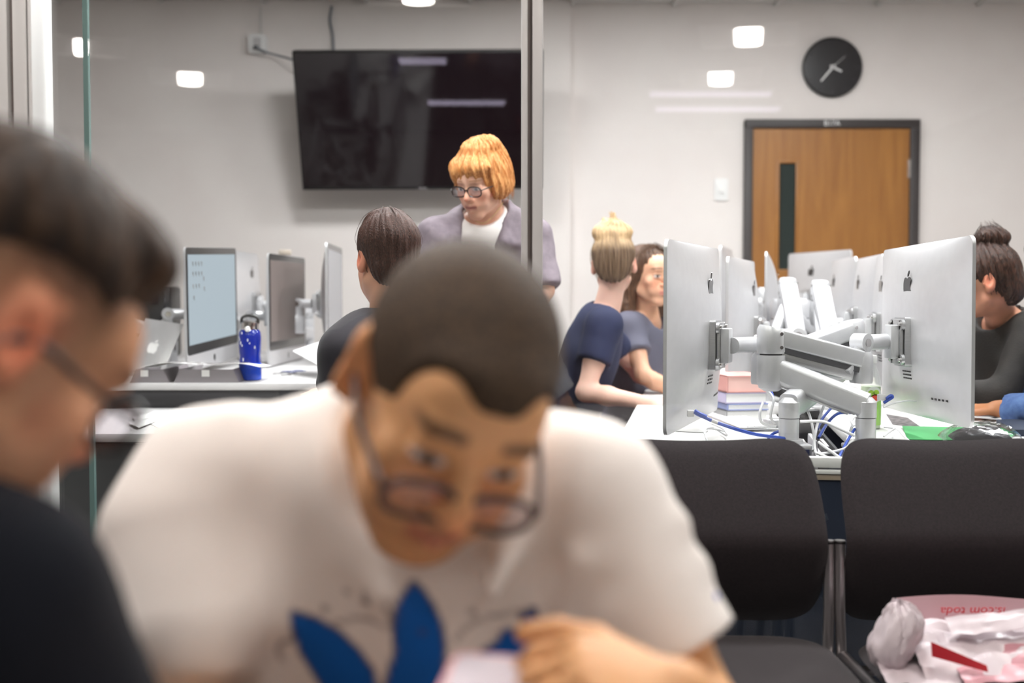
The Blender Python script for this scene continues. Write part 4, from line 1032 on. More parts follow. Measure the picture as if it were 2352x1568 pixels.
def slabcut(p, n, rad):
    """half ball beyond the plane through p with normal n (to cut a hem cleanly)"""
    p, n = V3(p), V3(n); n = n / np.linalg.norm(n); c = p + n * rad * .0
    def fn(P):
        X, Y, Z = P[0] - f32(p[0]), P[1] - f32(p[1]), P[2] - f32(p[2])
        return np.maximum(-(X * f32(n[0]) + Y * f32(n[1]) + Z * f32(n[2])), np.sqrt(X * X + Y * Y + Z * Z) - f32(rad))
    return fn, p - rad, p + rad
def mesh_obj(name, V, Q, m, parent=None, colors=None, smooth=2):
    me = bpy.data.meshes.new(name)
    if smooth:                                     # a light Laplacian pass removes the stair steps
        e = np.concatenate([Q[:, [0, 1]], Q[:, [1, 2]], Q[:, [2, 3]], Q[:, [3, 0]]]); e = np.concatenate([e, e[:, ::-1]])
        n = np.bincount(e[:, 0], minlength=len(V)).clip(1)
        for _ in range(smooth):
            A = np.stack([np.bincount(e[:, 0], weights=V[e[:, 1], c], minlength=len(V)) / n for c in range(3)], 1); V = V * .5 + A * .5
    me.vertices.add(len(V)); me.vertices.foreach_set('co', V.astype(f32).ravel())
    me.loops.add(Q.size); me.loops.foreach_set('vertex_index', Q.astype(np.int32).ravel())
    me.polygons.add(len(Q)); me.polygons.foreach_set('loop_start', np.arange(0, Q.size, 4, dtype=np.int32)); me.polygons.foreach_set('loop_total', np.full(len(Q), 4, np.int32))
    me.update(calc_edges=True); me.validate(); me.shade_smooth()
    if colors is not None:
        at_ = me.color_attributes.new('Col', 'FLOAT_COLOR', 'POINT'); C4 = np.ones((len(V), 4), f32); C4[:, :3] = colors; at_.data.foreach_set('color', C4.ravel())
    me.materials.append(m); o = bpy.data.objects.new(name, me); COL.objects.link(o)
    if parent: o.parent = parent
    return o
def lin(c): return np.array(srgb(*c)[:3], float)
def head_matrix(loc, pitch, yaw, roll, s=1.0):
    return Matrix.Translation(Vector(loc)) @ Matrix.Rotation(R(roll), 4, 'Y') @ Matrix.Rotation(R(yaw), 4, 'Z') @ Matrix.Rotation(R(pitch), 4, 'X') @ Matrix.Scale(s, 4)
class Hd:
    """head frame: face looks along -Y, Z up, origin between the ears"""
    def __init__(s, M_): s.M = M_; s.R = np.array(M_.to_3x3()); s.k = np.linalg.norm(s.R[:, 0]); s.Rn = s.R / s.k; s.I = np.array(M_.inverted())
    def p(s, x, y, z): return np.array(s.M @ Vector((x, y, z)))
    def ell(s, c, r, rot=None):
        A = s.Rn if rot is None else s.Rn @ np.array(rot); return ell(s.p(*c), np.array(r) * s.k, A)
    def cap(s, a, b, ra, rb=None): return cap(s.p(*a), s.p(*b), ra * s.k, (ra if rb is None else rb) * s.k)
    def loc(s, V): return V @ s.I[:3, :3].T + s.I[:3, 3]
def skin_head(v, H, fem=False, lid=1.0, ear=1.0, jaw=1.0, nose=1.0, wide=1.0, smile=0.0, open_=0.0):
    j = .93 if fem else 1.0; sl = .82 if fem else 1.0
    v.add(H.ell((0, .014, .034), (.0755 * wide, .097, .083)))
    v.add(H.ell((0, -.030, -.030), ((.0545 if fem else .0585) * wide, .060, .078)), .03)
    v.add(H.ell((0, -.068, .040), (.048, .028, .034)), .03)                     # forehead
    for s in (-1, 1):
        v.add(H.cap((s * .052 * j, -.002, -.055), (s * .020 * sl, -.066, -.098), .017 * jaw * (.85 if fem else 1), .016 * sl), .03 if not fem else .022)
        v.add(H.ell((s * .044, -.066, -.022), (.020, .017, .017)), .024)          # cheek bone
        v.add(H.ell((s * .036 * (.9 if fem else 1), -.066, -.055), (.022 * sl, .020 * sl, .026 * sl)), .028 if not fem else .02)          # cheek
    v.add(H.ell((0, -.072, -.098), (.022 * j, .018, .017)), .022)                 # chin
    v.add(H.cap((-.034, -.087, .026), (.034, -.087, .026), .008 if fem else .0105), .016)
    for s in (-1, 1): v.sub(H.ell((s * .032, -.106, .003), (.018, .016, .0125)), .016)
    v.add(H.cap((0, -.089, .014), (0, -.112 * (1 + (nose - 1) * .2), -.028), .0075 * nose, .0115 * nose), .014)
    for s in (-1, 1): v.add(H.ell((s * .0125 * nose, -.101, -.033), (.0085, .0095, .0075)), .007)
    v.add(H.ell((0, -.083, -.060), (.027, .018, .020)), .02)                      # mouth mound
    w = .024 + .005 * smile
    for s in (-1, 1):
        v.add(H.cap((0, -.1015, -.0585), (s * w, -.090, -.062 + .006 * smile), .0052, .0028), .005)
        v.add(H.cap((0, -.1000, -.0705 - open_), (s * w * .9, -.090, -.065 - open_ * .3 + .006 * smile), .0062, .003), .005)
    for s in (-1, 1): v.sub(H.cap((0, -.105, -.0645 - open_ * .5), (s * w * .9, -.096, -.064 + .006 * smile), .0018 + open_ * .5), .003)
    for s in (-1, 1):
        v.add(H.ell((s * .0315, -.0785, .003), (.0135, .0135, .0125)), .003)       # eyeball
        v.add(H.cap((s * .0185, -.090, .0075), (s * .045, -.084, .008), .0045 * lid, .0035 * lid), .004)   # upper lid
        v.add(H.cap((s * .0195, -.090, -.0055), (s * .044, -.083, -.003), .0035, .003), .005)
        # ear
        rot = Matrix.Rotation(R(s * (24 + 22 * (ear - 1) / .2)), 3, 'Z') @ Matrix.Rotation(R(-12), 3, 'X')
        v.add(H.ell((s * (.0775 * wide + .012 * (ear - 1) / .2), .018, -.002), (.0075, .0185 * ear, .032 * ear), rot), .006)
        v.add(H.ell((s * .0765 * wide, .008, -.026), (.006, .010, .011), rot), .006)
        v.add(H.ell((s * .0725 * wide, .014, -.008), (.011 + .03 * (ear - 1), .013, .026)), .008)
        v.sub(H.ell((s * (.0850 * wide + (.0 if ear == 1 else .004) + .012 * (ear - 1) / .2), .014, .001), (.0055, .0105, .018), rot), .004)
        v.add(H.ell((s * .0775 * wide, -.001, -.006), (.005, .005, .007)), .004)
def head_colors(L, base, fem=False, brow=(60, 42, 34), lip=(176, 104, 96), iris=(62, 46, 38), stubble=None, brow_t=.0045, blush=.5, lash=False):
    """L: head-frame positions"""
    n = len(L); C = np.tile(lin(base), (n, 1)); x, y, z = L.T; ax = abs(x)
    def mix(w, c): nonlocal C; w = np.clip(w, 0, 1)[:, None]; C = C * (1 - w) + lin(c) * w
    face = y < -.03
    red = (min(base[0] + 8, 255), int(base[1] * .80), int(base[2] * .76))
    mix(np.exp(-(((ax - .042) / .02) ** 2 + ((z + .03) / .02) ** 2)) * face * blush * .7, red)
    mix(np.exp(-((x / .016) ** 2 + ((z + .03) / .016) ** 2)) * (y < -.09) * blush, red)
    mix((ax > .070) * np.exp(-((y - .012) / .03) ** 2 - ((z) / .035) ** 2) * blush * .9, red)
    if stubble:
        w = np.clip((-z - .045) / .02, 0, 1) * (y < -.01) * (1 - np.clip((ax - .055) / .01, 0, 1) * .3); mix(w * .35, stubble)
        mix(np.exp(-((z + .050) / .007) ** 2 - (x / .03) ** 2) * (y < -.085) * .5, stubble)
    bz = .027 + .006 * np.cos((ax - .03) / .02) ; bw = np.clip(1.25 - abs(z - bz) / brow_t, 0, 1) * np.clip((ax - .012) / .004, 0, 1) * np.clip((.054 - ax) / .006, 0, 1) * (y < -.06)
    mix(bw * .92, brow)
    lw = np.clip(1.3 - abs(z + .0645) / .0095, 0, 1) * np.clip((.025 - ax) / .004, 0, 1) * (y < -.088); mix(lw * .8, lip)
    mix(np.clip(1.2 - abs(z + .0645) / .0018, 0, 1) * np.clip((.024 - ax) / .004, 0, 1) * (y < -.086) * .75, (92, 48, 44))
    mix(np.exp(-(((ax - .0075) / .004) ** 2 + ((z + .037) / .003) ** 2)) * (y < -.095) * .7, (70, 40, 32))        # nostrils
    ex, ez = (ax - .0315), z - .0015
    inside = (np.clip(1.35 - np.sqrt((ex / .0125) ** 2 + (ez / .0058) ** 2) , 0, 1) * 2.5) * (y < -.080)
    mix(inside, (226, 218, 212)); mix(np.clip(1.3 - np.sqrt(ex ** 2 + ez ** 2) / .0056, 0, 1) * 3 * (y < -.085), iris); mix(np.clip(1.3 - np.sqrt(ex ** 2 + ez ** 2) / .0028, 0, 1) * 3 * (y < -.085), (14, 11, 10))
    ll = np.clip(1.2 - abs(ez - .0062 + ex * ex * 14) / (.0024 if lash else .0016), 0, 1) * np.clip((.0155 - abs(ex)) / .003, 0, 1) * (y < -.076); mix(ll * (.95 if lash else .6), (44, 30, 26))
    return C
def hand(v, W_, fwd, back, side, L=.18, curl=(25, 30, 25), spread=1.0, thumb=(35, 20), sc=1.0, curls=None):
    """W_ wrist, fwd along the palm, back = direction the back of the hand faces, side +1 if the thumb leaves towards fwd x back"""
    W_, f, b = V3(W_), V3(fwd), V3(back); f = f / np.linalg.norm(f); b = b - f * (b @ f); b = b / np.linalg.norm(b); t = np.cross(f, b) * side
    A = np.stack([f, t, b], 1); s = sc
    v.add(ell(W_ + f * .048 * s, (.052 * s, .040 * s, .0155 * s), A), .015)
    v.add(ell(W_ + f * .035 * s + t * .022 * s - b * .008 * s, (.034 * s, .017 * s, .014 * s), A), .012)
    lens = (.074, .082, .077, .060); offs = (.028, .0095, -.0095, -.0275)
    for i in range(4):
        p = W_ + f * (.088 - .004 * abs(i - 1.2)) * s + t * offs[i] * s; cr = curls[i] if curls else curl
        d = f * math.cos(R(spread * (1.5 - i) * 3.5)) + t * math.sin(R(spread * (1.5 - i) * 3.5)); ang = 0; r = .0092 * s * (1 if i < 3 else .87)
        v.add(cap(p - d * .03 * s, p, .0105 * s, r * 1.05), .006)
        for k, fr in enumerate((.45, .30, .25)):
            ang += R(cr[k]); dd = d * math.cos(ang) - b * math.sin(ang); q = p + dd * lens[i] * fr * s
            v.add(cap(p, q, r, r * .93), .0025); p = q; r *= .93
    p = W_ + f * .022 * s + t * .026 * s - b * .004 * s; ang = R(thumb[0]); d = f * math.cos(ang) + t * math.sin(ang); r = .012 * s
    for k, ln in enumerate((.042, .032, .027)):
        if k: ang -= R(thumb[1])
        d = f * math.cos(ang) + t * math.sin(ang) - b * .22 * k; d = d / np.linalg.norm(d); q = p + d * ln * s; v.add(cap(p, q, r, r * .9), .006); p = q; r *= .9
def limb(v, pts, rs, k=.02):
    for a, b_, ra, rb in zip(pts, pts[1:], rs, rs[1:]): v.add(cap(a, b_, ra, rb), k)
SKIN = {}
def skin_mat(): 
    if 'skin' not in M: M['skin'] = vcol_mat('skin', .5, .4, sss=.12, bump=(900, .05, .001))
    return M['skin']
def fold_disp(amp, dirs, seed, sharp=2.0):
    """gentle cloth folds: a few warped sine ridges; dirs = list of (vector of spatial frequency)"""
    r = np.random.RandomState(seed); ph = r.rand(len(dirs)) * 6.28
    def fn(P):
        t = 0
        for d, p in zip(dirs, ph):
            w = P[0] * f32(d[0]) + P[1] * f32(d[1]) + P[2] * f32(d[2]); w2 = np.sin(P[0] * f32(d[1] * .35 + 3) + P[2] * f32(d[0] * .3 + 5) + f32(p))
            t = t - (np.abs(np.sin(w + f32(p) + w2 * f32(.9))) ** f32(sharp) - f32(.4))
        return t * f32(amp / len(dirs))
    return fn
def glasses(H, parent, m, rw=.026, rh=.019, dz=-.004, dy=-.106, thick=.0022, lens=True, temple=True, tilt=0, label=None):
    b = bmn(); mt = H.M @ Matrix.Translation((0, 0, dz)) @ Matrix.Rotation(R(tilt), 4, 'X')
    for s in (-1, 1):
        pts = [(s * .033 + rw * math.copysign(abs(math.cos(t)) ** .75, math.cos(t)), dy + .10 * (s * .033 + rw * math.cos(t)) ** 2 * 12 * .4, rh * math.copysign(abs(math.sin(t)) ** .8, math.sin(t))) for t in np.linspace(0, 2 * math.pi, 25)]
        tube(b, pts, thick, 8, mt, sm=0)
        if temple:
            tube(b, [(s * (.033 + rw), dy + .0015, .004), (s * .0645, dy + .006, .006), (s * .069, dy + .022, .006), (s * .079, -.04, .004), (s * .080, .005, .005), (s * .079, .028, -.012)], thick * .95, 8, mt)
    tube(b, [(-.008, dy + .002, .004), (0, dy - .001, .0065), (.008, dy + .002, .004)], thick, 8, mt, sm=3)
    g = obj('glasses', b, m, parent); 
    if label: g['label'] = label
    if lens:
        for s in (-1, 1):
            b = bmn(); pl = [(s * .033 + rw * .97 * math.copysign(abs(math.cos(t)) ** .75, math.cos(t)), rh * .97 * math.copysign(abs(math.sin(t)) ** .8, math.sin(t))) for t in np.linspace(0, 2 * math.pi, 24, endpoint=False)]
            prism(b, pl, -.0006, .0006, mt @ Matrix.Translation((0, dy + .006, 0)) @ Matrix.Rotation(R(90), 4, 'X')); obj('lens', b, M['lens_glass'], g)
    return g
M['lens_glass'] = glassy('spectacle_lens', (.93, .90, .92), .06)
def hair_strands(H, parent, m, roots, n, seed, r=.0009, name='hair_strands'):
    """loose tubes following guide polylines (head frame) with jitter: joined because nobody could count them"""
    rr = np.random.RandomState(seed); b = bmn()
    for i in range(n):
        g = roots[rr.randint(len(roots))]; j = rr.randn(3) * .004; h2 = roots[rr.randint(len(roots))]
        w = rr.rand() * .5; pts = []
        for q, (a, c) in enumerate(zip(g, h2 if len(h2) == len(g) else g)):
            p = Vector(a) * (1 - w) + Vector(c) * w + Vector(j + rr.randn(3) * .0016); pts.append(H.M @ p)
        tube(b, pts, r * H.k, 4, sm=4, rr=lambda t: r * H.k * (1.05 - t * .75))
    o = obj(name, b, m, parent); o['kind'] = 'stuff'; return o
# ------------------------------------------------------------------ one builder for every person
def poly_sd(P2, poly):
    """signed distance of points (N,2) to a polygon, negative inside"""
    poly = np.array(poly, float); d = np.full(len(P2), 1e9); ins = np.zeros(len(P2), bool)
    for i in range(len(poly)):
        a, b_ = poly[i], poly[(i + 1) % len(poly)]; e = b_ - a; w = P2 - a; t = np.clip((w @ e) / max(e @ e, 1e-12), 0, 1)
        d = np.minimum(d, np.linalg.norm(w - t[:, None] * e, axis=1))
        c = (a[1] > P2[:, 1]) != (b_[1] > P2[:, 1]); xx = (b_[0] - a[0]) * (P2[:, 1] - a[1]) / (b_[1] - a[1] + 1e-12) + a[0]; ins ^= c & (P2[:, 0] < xx)
    return np.where(ins, -d, d)
def line_sd(P2, pts):
    pts = np.array(pts, float); d = np.full(len(P2), 1e9)
    for a, b_ in zip(pts, pts[1:]):
        e = b_ - a; w = P2 - a; t = np.clip((w @ e) / max(e @ e, 1e-12), 0, 1); d = np.minimum(d, np.linalg.norm(w - t[:, None] * e, axis=1))
    return d
def person(label, H, C7, hips, tyaw, arms, skin=(214, 170, 146), lips=(176, 104, 96), fem=False, shirt=None, shirt_name='t_shirt', sleeve=.6, shirt_fn=None, fine=.0035, seated=True,
           head_kw={}, col_kw={}, hair=None, trousers=(40, 44, 58), build=1.0, neck=.052, neck_drop=.0, shirt_fine=None, folds=None, shirt_coarse=.009, post_col=None, lean=0.0, shoulders=None, collar=True, knee=None):
    """arms: two tuples (elbow, wrist, hand options or None), first the arm on the person's right"""
    C7, hips = Vector(C7), Vector(hips); fw = Vector((math.sin(R(tyaw)), -math.cos(R(tyaw)), 0)); rt = Vector((fw.y, -fw.x, 0)); hw = (.155 if fem else .18) * build
    up = (C7 - hips).normalized(); rtv = rt; fwv = up.cross(rtv) * -1
    if fwv.dot(fw) < 0: fwv = -fwv
    A = np.array(Matrix((rtv, fwv, up)).transposed()); ch = hips.lerp(C7, .66) + fw * .012; bl = hips.lerp(C7, .28) + fw * .012
    S = shoulders and [Vector(s) for s in shoulders] or [C7 + rt * s * hw - up * .055 + fw * .01 for s in (1, -1)]
    pts = [C7, hips, Vector(H.p(0, 0, 0))] + S + [Vector(a[0]) for a in arms] + [Vector(a[1]) for a in arms]
    kd = knee if knee else (.42 if seated else .05)
    knees = [hips + rt * s * .09 + fw * kd + Vector((0, 0, -.02 if seated else -.42)) for s in (1, -1)]
    ank = [Vector((k.x, k.y, .07)) + (fw * (-.02 if seated else -.03)) for k in knees]
    pts += knees + ank
    lo = [min(p[i] for p in pts) - .26 for i in range(3)]; hi = [max(p[i] for p in pts) + .26 for i in range(3)]; lo[2] = -.03
    hc = H.p(0, .005, -.01); fn_ = [(hc, .14, fine)] + [(V3(a[1]) + V3(a[2]['fwd']) / np.linalg.norm(V3(a[2]['fwd'])) * .08, .11, a[2].get('fine', .006)) for a in arms if a[2] and a[2].get('see', True)]
    v = Vol(lo, hi, .016, fn_)
    tor = lambda g: [ (ell(ch, ((.158 if fem else .178) * build + g, .098 * build + g, .20 + g), A), .0), (ell(bl, ((.135 if fem else .155) * build + g, .095 * build + g, .19 + g), A), .06),
                      (ell(hips, (.165 * build + g, .115 + g, .13 + g), A), .06)]
    for p, k in tor(-.014): v.add(p, k)
    for s in S: v.add(cap(C7 - up * .03, s, .042, .05), .03)
    nb = C7 - up * .02 + fw * .02
    v.add(cap(H.p(0, .022, -.055), nb, neck, neck * 1.12), .02)
    skin_head(v, H, fem, **head_kw)
    for s, (E, Wp, hd) in zip(S, arms):
        k = .86 if fem else 1.0
        limb(v, (s, V3(s) * .45 + V3(E) * .55, E), (.050 * k, .043 * k, .037 * k)); limb(v, (E, V3(E) * .65 + V3(Wp) * .35, Wp), (.038 * k, .037 * k, .0255 * k))
        if hd: hand(v, Wp, hd['fwd'], hd['back'], hd['side'], **{q: w for q, w in hd.items() if q not in ('fwd', 'back', 'side', 'fine', 'see')})
        else:
            f = V3(Wp) - V3(E); hand(v, Wp, f, (0, 0, 1), 1 if s is S[0] else -1)
    for s, k_, a in zip((1, -1), knees, ank):
        hp = hips + rt * s * .085; limb(v, (hp, k_, a), (.078, .05, .036), .04); v.add(cap(a, a + fw * .15 - Vector((0, 0, .03)), .034, .03), .02)
    V, Q = v.mesh(); L = H.loc(V); C = np.tile(lin(skin), (len(V), 1)); near = (np.abs(L).max(1) < .17)
    C[near] = head_colors(L[near], skin, fem, lip=lips, **col_kw)
    if post_col: C = post_col(V, L, C)
    root = mesh_obj('person', V, Q, skin_mat(), colors=C, smooth=2); tag(root, label, 'person')
    # clothing
    g = .012
    if shirt is not None:
        slo = [min(p[i] for p in [C7, hips] + S + [Vector(a[0]) for a in arms] + ([Vector(a[1]) for a in arms] if sleeve > 1 else [])) - .24 for i in range(3)]; shi = [max(p[i] for p in [C7, hips] + S + [Vector(a[0]) for a in arms] + ([Vector(a[1]) for a in arms] if sleeve > 1 else [])) + .24 for i in range(3)]
        sv = Vol(slo, shi, shirt_coarse, shirt_fine or [])
        for p, k in tor(g): sv.add(p, k)
        for s in S: sv.add(cap(C7 - up * .035 - fw * .0, s, .055, .064), .045)
        for s, (E, Wp, hd) in zip(S, arms):
            k = .9 if fem else 1.0; E = Vector(E)
            if sleeve <= 1:
                sv.add(capcut(s, E, .066 * k, (.066 + .006 * 1 / max(sleeve, .3) * .5) * k, sleeve), .03)
            else:
                Wp = Vector(Wp); sv.add(cap(s, E, .063 * k, .052 * k), .035); q = sleeve - 1; sv.add(capcut(E, Wp, .052 * k, .043 * k, q), .02)
        if folds is not None: sv.disp(folds, slo, shi)
        if shirt_fn: shirt_fn(sv, dict(S=S, C7=C7, fw=fw, rt=rt, up=up, ch=ch, A=A, H=H))
        nf = neck * 1.12 + (.020 if fem else .010)
        sv.sub(cap(H.p(0, .022, -.04), C7 - up * (.0 + neck_drop) + fw * (.030 + neck_drop * .6), nf, nf * 1.02), .008)
        sv.sub(slabcut(hips - up * .13, -up, .4))
        SV, SQ = sv.mesh(); col = shirt.get('fn'); so = mesh_obj(shirt_name, SV, SQ, shirt['mat'], root, colors=col(SV) if col else None, smooth=1)
    tv = Vol(lo, [hi[0], hi[1], hips.z + .2], .016)
    tv.add(ell(hips, (.175 * build, .128, .13), A))
    for s, k_, a in zip((1, -1), knees, ank): limb(tv, (hips + rt * s * .085, k_, a), (.094, .068, .056), .04)
    tv.sub(cap(bl + up * .04, C7, .3, .3)) if False else None
    TV_, TQ = tv.mesh(); mesh_obj('trousers', TV_, TQ, mat('trousers_cloth', trousers, .85, bump=(500, .3, .002)), root, smooth=1)
    sh = Vol(lo, [hi[0], hi[1], .3], .012)
    for a in ank: sh.add(cap(a + fw * .0 - Vector((0, 0, .025)), a + fw * .16 - Vector((0, 0, .028)), .042, .040)); 
    sh.sub(slabcut((hips.x, hips.y, .002), (0, 0, -1), 1.2))
    HV, HQ = sh.mesh(); mesh_obj('shoes', HV, HQ, M['black'], root, smooth=1)
    if hair: hair(root, H)
    return root
def hair_vol(root, H, prims, m, subs=(), fine=.004, disp=None, name='hair', half=.22, col=None, smooth=1):
    c = H.p(0, .01, .02); v = Vol(c - half, c + half, fine)
    for p, k in prims: v.add(p, k)
    if disp is not None: v.disp(disp, c - half, c + half)
    for p, k in subs: v.sub(p, k)
    V, Q = v.mesh(); return mesh_obj(name, V, Q, m, root, colors=col(H.loc(V)) if col else None, smooth=smooth)
def strand_disp(H, amp, fr, seed):
    """fine locks running mostly down the head"""
    r = np.random.RandomState(seed); I = H.I; ph = r.rand(6) * 6.28
    def fn(P):
        x = P[0] * f32(I[0, 0]) + P[1] * f32(I[0, 1]) + P[2] * f32(I[0, 2]) + f32(I[0, 3]); y = P[0] * f32(I[1, 0]) + P[1] * f32(I[1, 1]) + P[2] * f32(I[1, 2]) + f32(I[1, 3]); z = P[0] * f32(I[2, 0]) + P[1] * f32(I[2, 1]) + P[2] * f32(I[2, 2]) + f32(I[2, 3])
        th = np.arctan2(y - f32(.02), x); w = np.sin(z * f32(28) + th * 3 + f32(ph[0])) * f32(.35)
        return f32(amp) * (np.sin(th * f32(fr) + w * 4 + f32(ph[1])) + f32(.6) * np.sin(th * f32(fr * 2.3) + z * f32(40) + f32(ph[2])) + f32(.5) * np.sin(z * f32(70) + th * 9 + f32(ph[3])) * np.sin(y * 60 + f32(ph[4])))
    return fn
# ------------------------------------------------------------------ the white-shirted person, nearest the middle
def white_shirt():
    H = Hd(head_matrix(at(1032, 903, .97), 29, 22, 16, 1.04))
    S = [Vector((-.290, 1.10, .950)), Vector((.072, 1.09, .942))]
    ER, WR = at(372, 1720, 1.02), at(700, 1830, .86)
    EL, WL = at(1630, 1690, 1.05), at(1560, 1590, .87)
    def mk(V):
        C = np.tile(lin((238, 233, 227)), (len(V), 1)); fr = V[:, 1] < 1.12
        U = lambda L: [((px - 1176) / 2640, 1.13 - (py - 674) / 2640) for px, py in L]
        P2 = V[:, [0, 2]]
        def paint(sd, c, soft=.0016, a=1.0):
            nonlocal C
            w = np.clip(.5 - sd / (2 * soft), 0, 1) * fr * a; C = C * (1 - w[:, None]) + lin(c) * w[:, None]
        leaves = [[(942, 1355), (915, 1395), (897, 1440), (897, 1490), (900, 1530), (884, 1575), (850, 1700), (1010, 1720), (1010, 1568), (1012, 1510), (1004, 1462), (985, 1415), (962, 1375)],
                  [(650, 1437), (700, 1455), (760, 1488), (805, 1530), (840, 1580), (860, 1700), (760, 1700), (700, 1600), (668, 1550), (655, 1500)],
                  [(1075, 1575), (1105, 1540), (1140, 1520), (1158, 1490), (1176, 1490), (1194, 1520), (1215, 1518), (1232, 1508), (1228, 1570), (1190, 1700), (1040, 1700)],
                  [(1196, 1456), (1230, 1440), (1233, 1460), (1206, 1474)]]
        for L in leaves:
            sd = poly_sd(P2, U(L)); paint(sd - .0028, (58, 48, 52)); paint(sd, (14, 92, 178))
        for (x, y, r) in ((783, 1385, 7), (826, 1383, 6), (830, 1404, 10), (963, 1481, 8), (1081, 1437, 8), (726, 1431, 9)):
            c = U([(x, y)])[0]; paint(np.hypot(P2[:, 0] - c[0], P2[:, 1] - c[1]) - r / 2640, (70, 60, 62), a=.85)
        for L in ([(735, 1470), (760, 1462), (800, 1452), (840, 1452), (870, 1468), (890, 1462), (900, 1430)], [(1040, 1505), (1065, 1478), (1095, 1458), (1150, 1448), (1200, 1442), (1248, 1462), (1262, 1500), (1246, 1535)],
                  [(616, 1560), (610, 1530), (625, 1508), (645, 1512)], [(1012, 1560), (1050, 1550), (1080, 1560)], [(885, 1440), (878, 1410), (895, 1392)]):
            paint(line_sd(P2, U(L)) - .0017, (104, 94, 94), a=.75)
        return C
    M['white_cotton'] = vcol_mat('printed_white_cotton', .8, .2, bump=(700, .15, .001), sheen=.1)
    def folds(sv, k):
        S_ = k['S']; sv.sub(k['H'].ell((0, .0, -.035), (.098, .125, .125)), .015)
        # folds hanging from the shoulders to the chest, raised ropes of cloth
        for (a, b_, r) in ((at(500, 1000, 1.09), at(545, 1560, 1.07), .012), (at(560, 980, 1.09), at(650, 1420, 1.04), .010), (at(690, 1000, 1.09), at(610, 1600, 1.06), .012), (at(770, 1060, 1.07), at(900, 1360, 1.02), .012),
                        (at(1215, 1150, 1.06), at(1130, 1360, 1.0), .012), (at(1290, 1040, 1.09), at(1330, 1500, 1.04), .012), (at(1390, 1120, 1.09), at(1380, 1480, 1.06), .010)):
            sv.add(cap(a, b_, r * .3, r * .5), .045)
        sv.add(cap(at(385, 1230, 1.06), at(410, 1430, 1.03), .060, .066), .04)
        for (a, b_) in ((at(1340, 1290, 1.03), at(1560, 1200, 1.06)), (at(1400, 1400, 1.03), at(1600, 1300, 1.06)), (at(320, 1280, 1.05), at(470, 1440, 1.03)), (at(290, 1200, 1.07), at(440, 1290, 1.02))):
            sv.add(cap(a, b_, .008, .004), .03)
    def hair(root, H_):
        m = hair_mat('buzzed_hair', (42, 30, 18), (80, 61, 40), (300, 300, 300), .7, bumpd=.002)
        hair_vol(root, H_, [(H_.ell((0, .014, .036), (.0785, .1005, .0855)), 0), (H_.ell((0, -.068, .044), (.051, .0305, .036)), .03)], m,
                 [(H_.ell((0, -.120, -.008), (.066, .078, .066)), .01), (H_.ell((.046, -.098, .03), (.026, .04, .042)), .02), (H_.ell((-.046, -.098, .03), (.026, .04, .042)), .02), (H_.ell((.075, .014, -.03), (.03, .028, .042)), .01), (H_.ell((-.075, .014, -.03), (.03, .028, .042)), .01),
                  (slabcut(H_.p(0, 0, -.062), H_.p(0, 0, -1) - H_.p(0, 0, 0), .2), .01), (H_.ell((0, -.07, -.075), (.1, .075, .06)), .01)], half=.16)
    p = person('person in white T-shirt with blue leaf print, buzzed hair, glasses, leaning down', H, (-.085, 1.13, .995), (-.115, 1.20, .55), 0,
               [(ER, WR, dict(fwd=(.8, -.5, -.1), back=(0, .2, 1), side=1, see=False)), (EL, WL, dict(fwd=(-.82, -.30, .30), back=(-.15, -.42, .85), side=1, fine=.005, curls=[(38, 42, 20), (42, 46, 24), (46, 48, 26), (50, 50, 30)], thumb=(30, 15)))],
               skin=(222, 168, 118), lips=(182, 106, 88), shirt=dict(mat=M['white_cotton'], fn=mk), sleeve=.66, shirt_fn=folds, fine=.004, hair=hair, build=1.03, shirt_coarse=.007,
               shirt_fine=[((-.1, 1.0, .84), .22, .004)], head_kw=dict(nose=1.12, wide=.99, smile=.8, ear=1.08), col_kw=dict(brow=(46, 32, 24), brow_t=.0062, stubble=(120, 86, 60), blush=.35, iris=(44, 30, 24)), trousers=(52, 54, 66), shoulders=S, knee=.20,
               folds=fold_disp(.005, [(26, 3, 4), (14, 6, -20), (34, -8, 8)], 3))
    g = glasses(H, p, mat('grey_tortoise_frame', (62, 54, 56), .25), rw=.0275, rh=.0185, dz=-.010, dy=-.112, thick=.0030, tilt=6, label='grey framed glasses slid low on the nose')
    b = bmn(); q = at(1641, 1392, 1.05); box(b, q, (.005, .018, .026), bev=.001); obj('sleeve_tag', b, mat('blue_woven_tag', (38, 82, 190), .6), p)
    ph = empty('phone', at(1235, 1590, .845), -14, 'pale pink edged phone held at the bottom edge of the picture', 'phone')
    b = bmn(); prism(b, rrect(.150, .074, .010, 5), -.004, .004, T((0, 0, 0), 18)); obj('case', b, mat('pale_pink_case', (222, 172, 176), .4), ph)
    b = bmn(); prism(b, rrect(.140, .066, .006, 5), .004, .0046, T((0, 0, 0), 18)); obj('screen', b, mat('phone_screen', (214, 208, 216), .15), ph)
    b = bmn(); box(b, (.05, .0, -.0045), (.02, .016, .002), X=T((0, 0, 0), 18)); obj('camera_bump', b, M['black'], ph)
    return p
white_shirt()
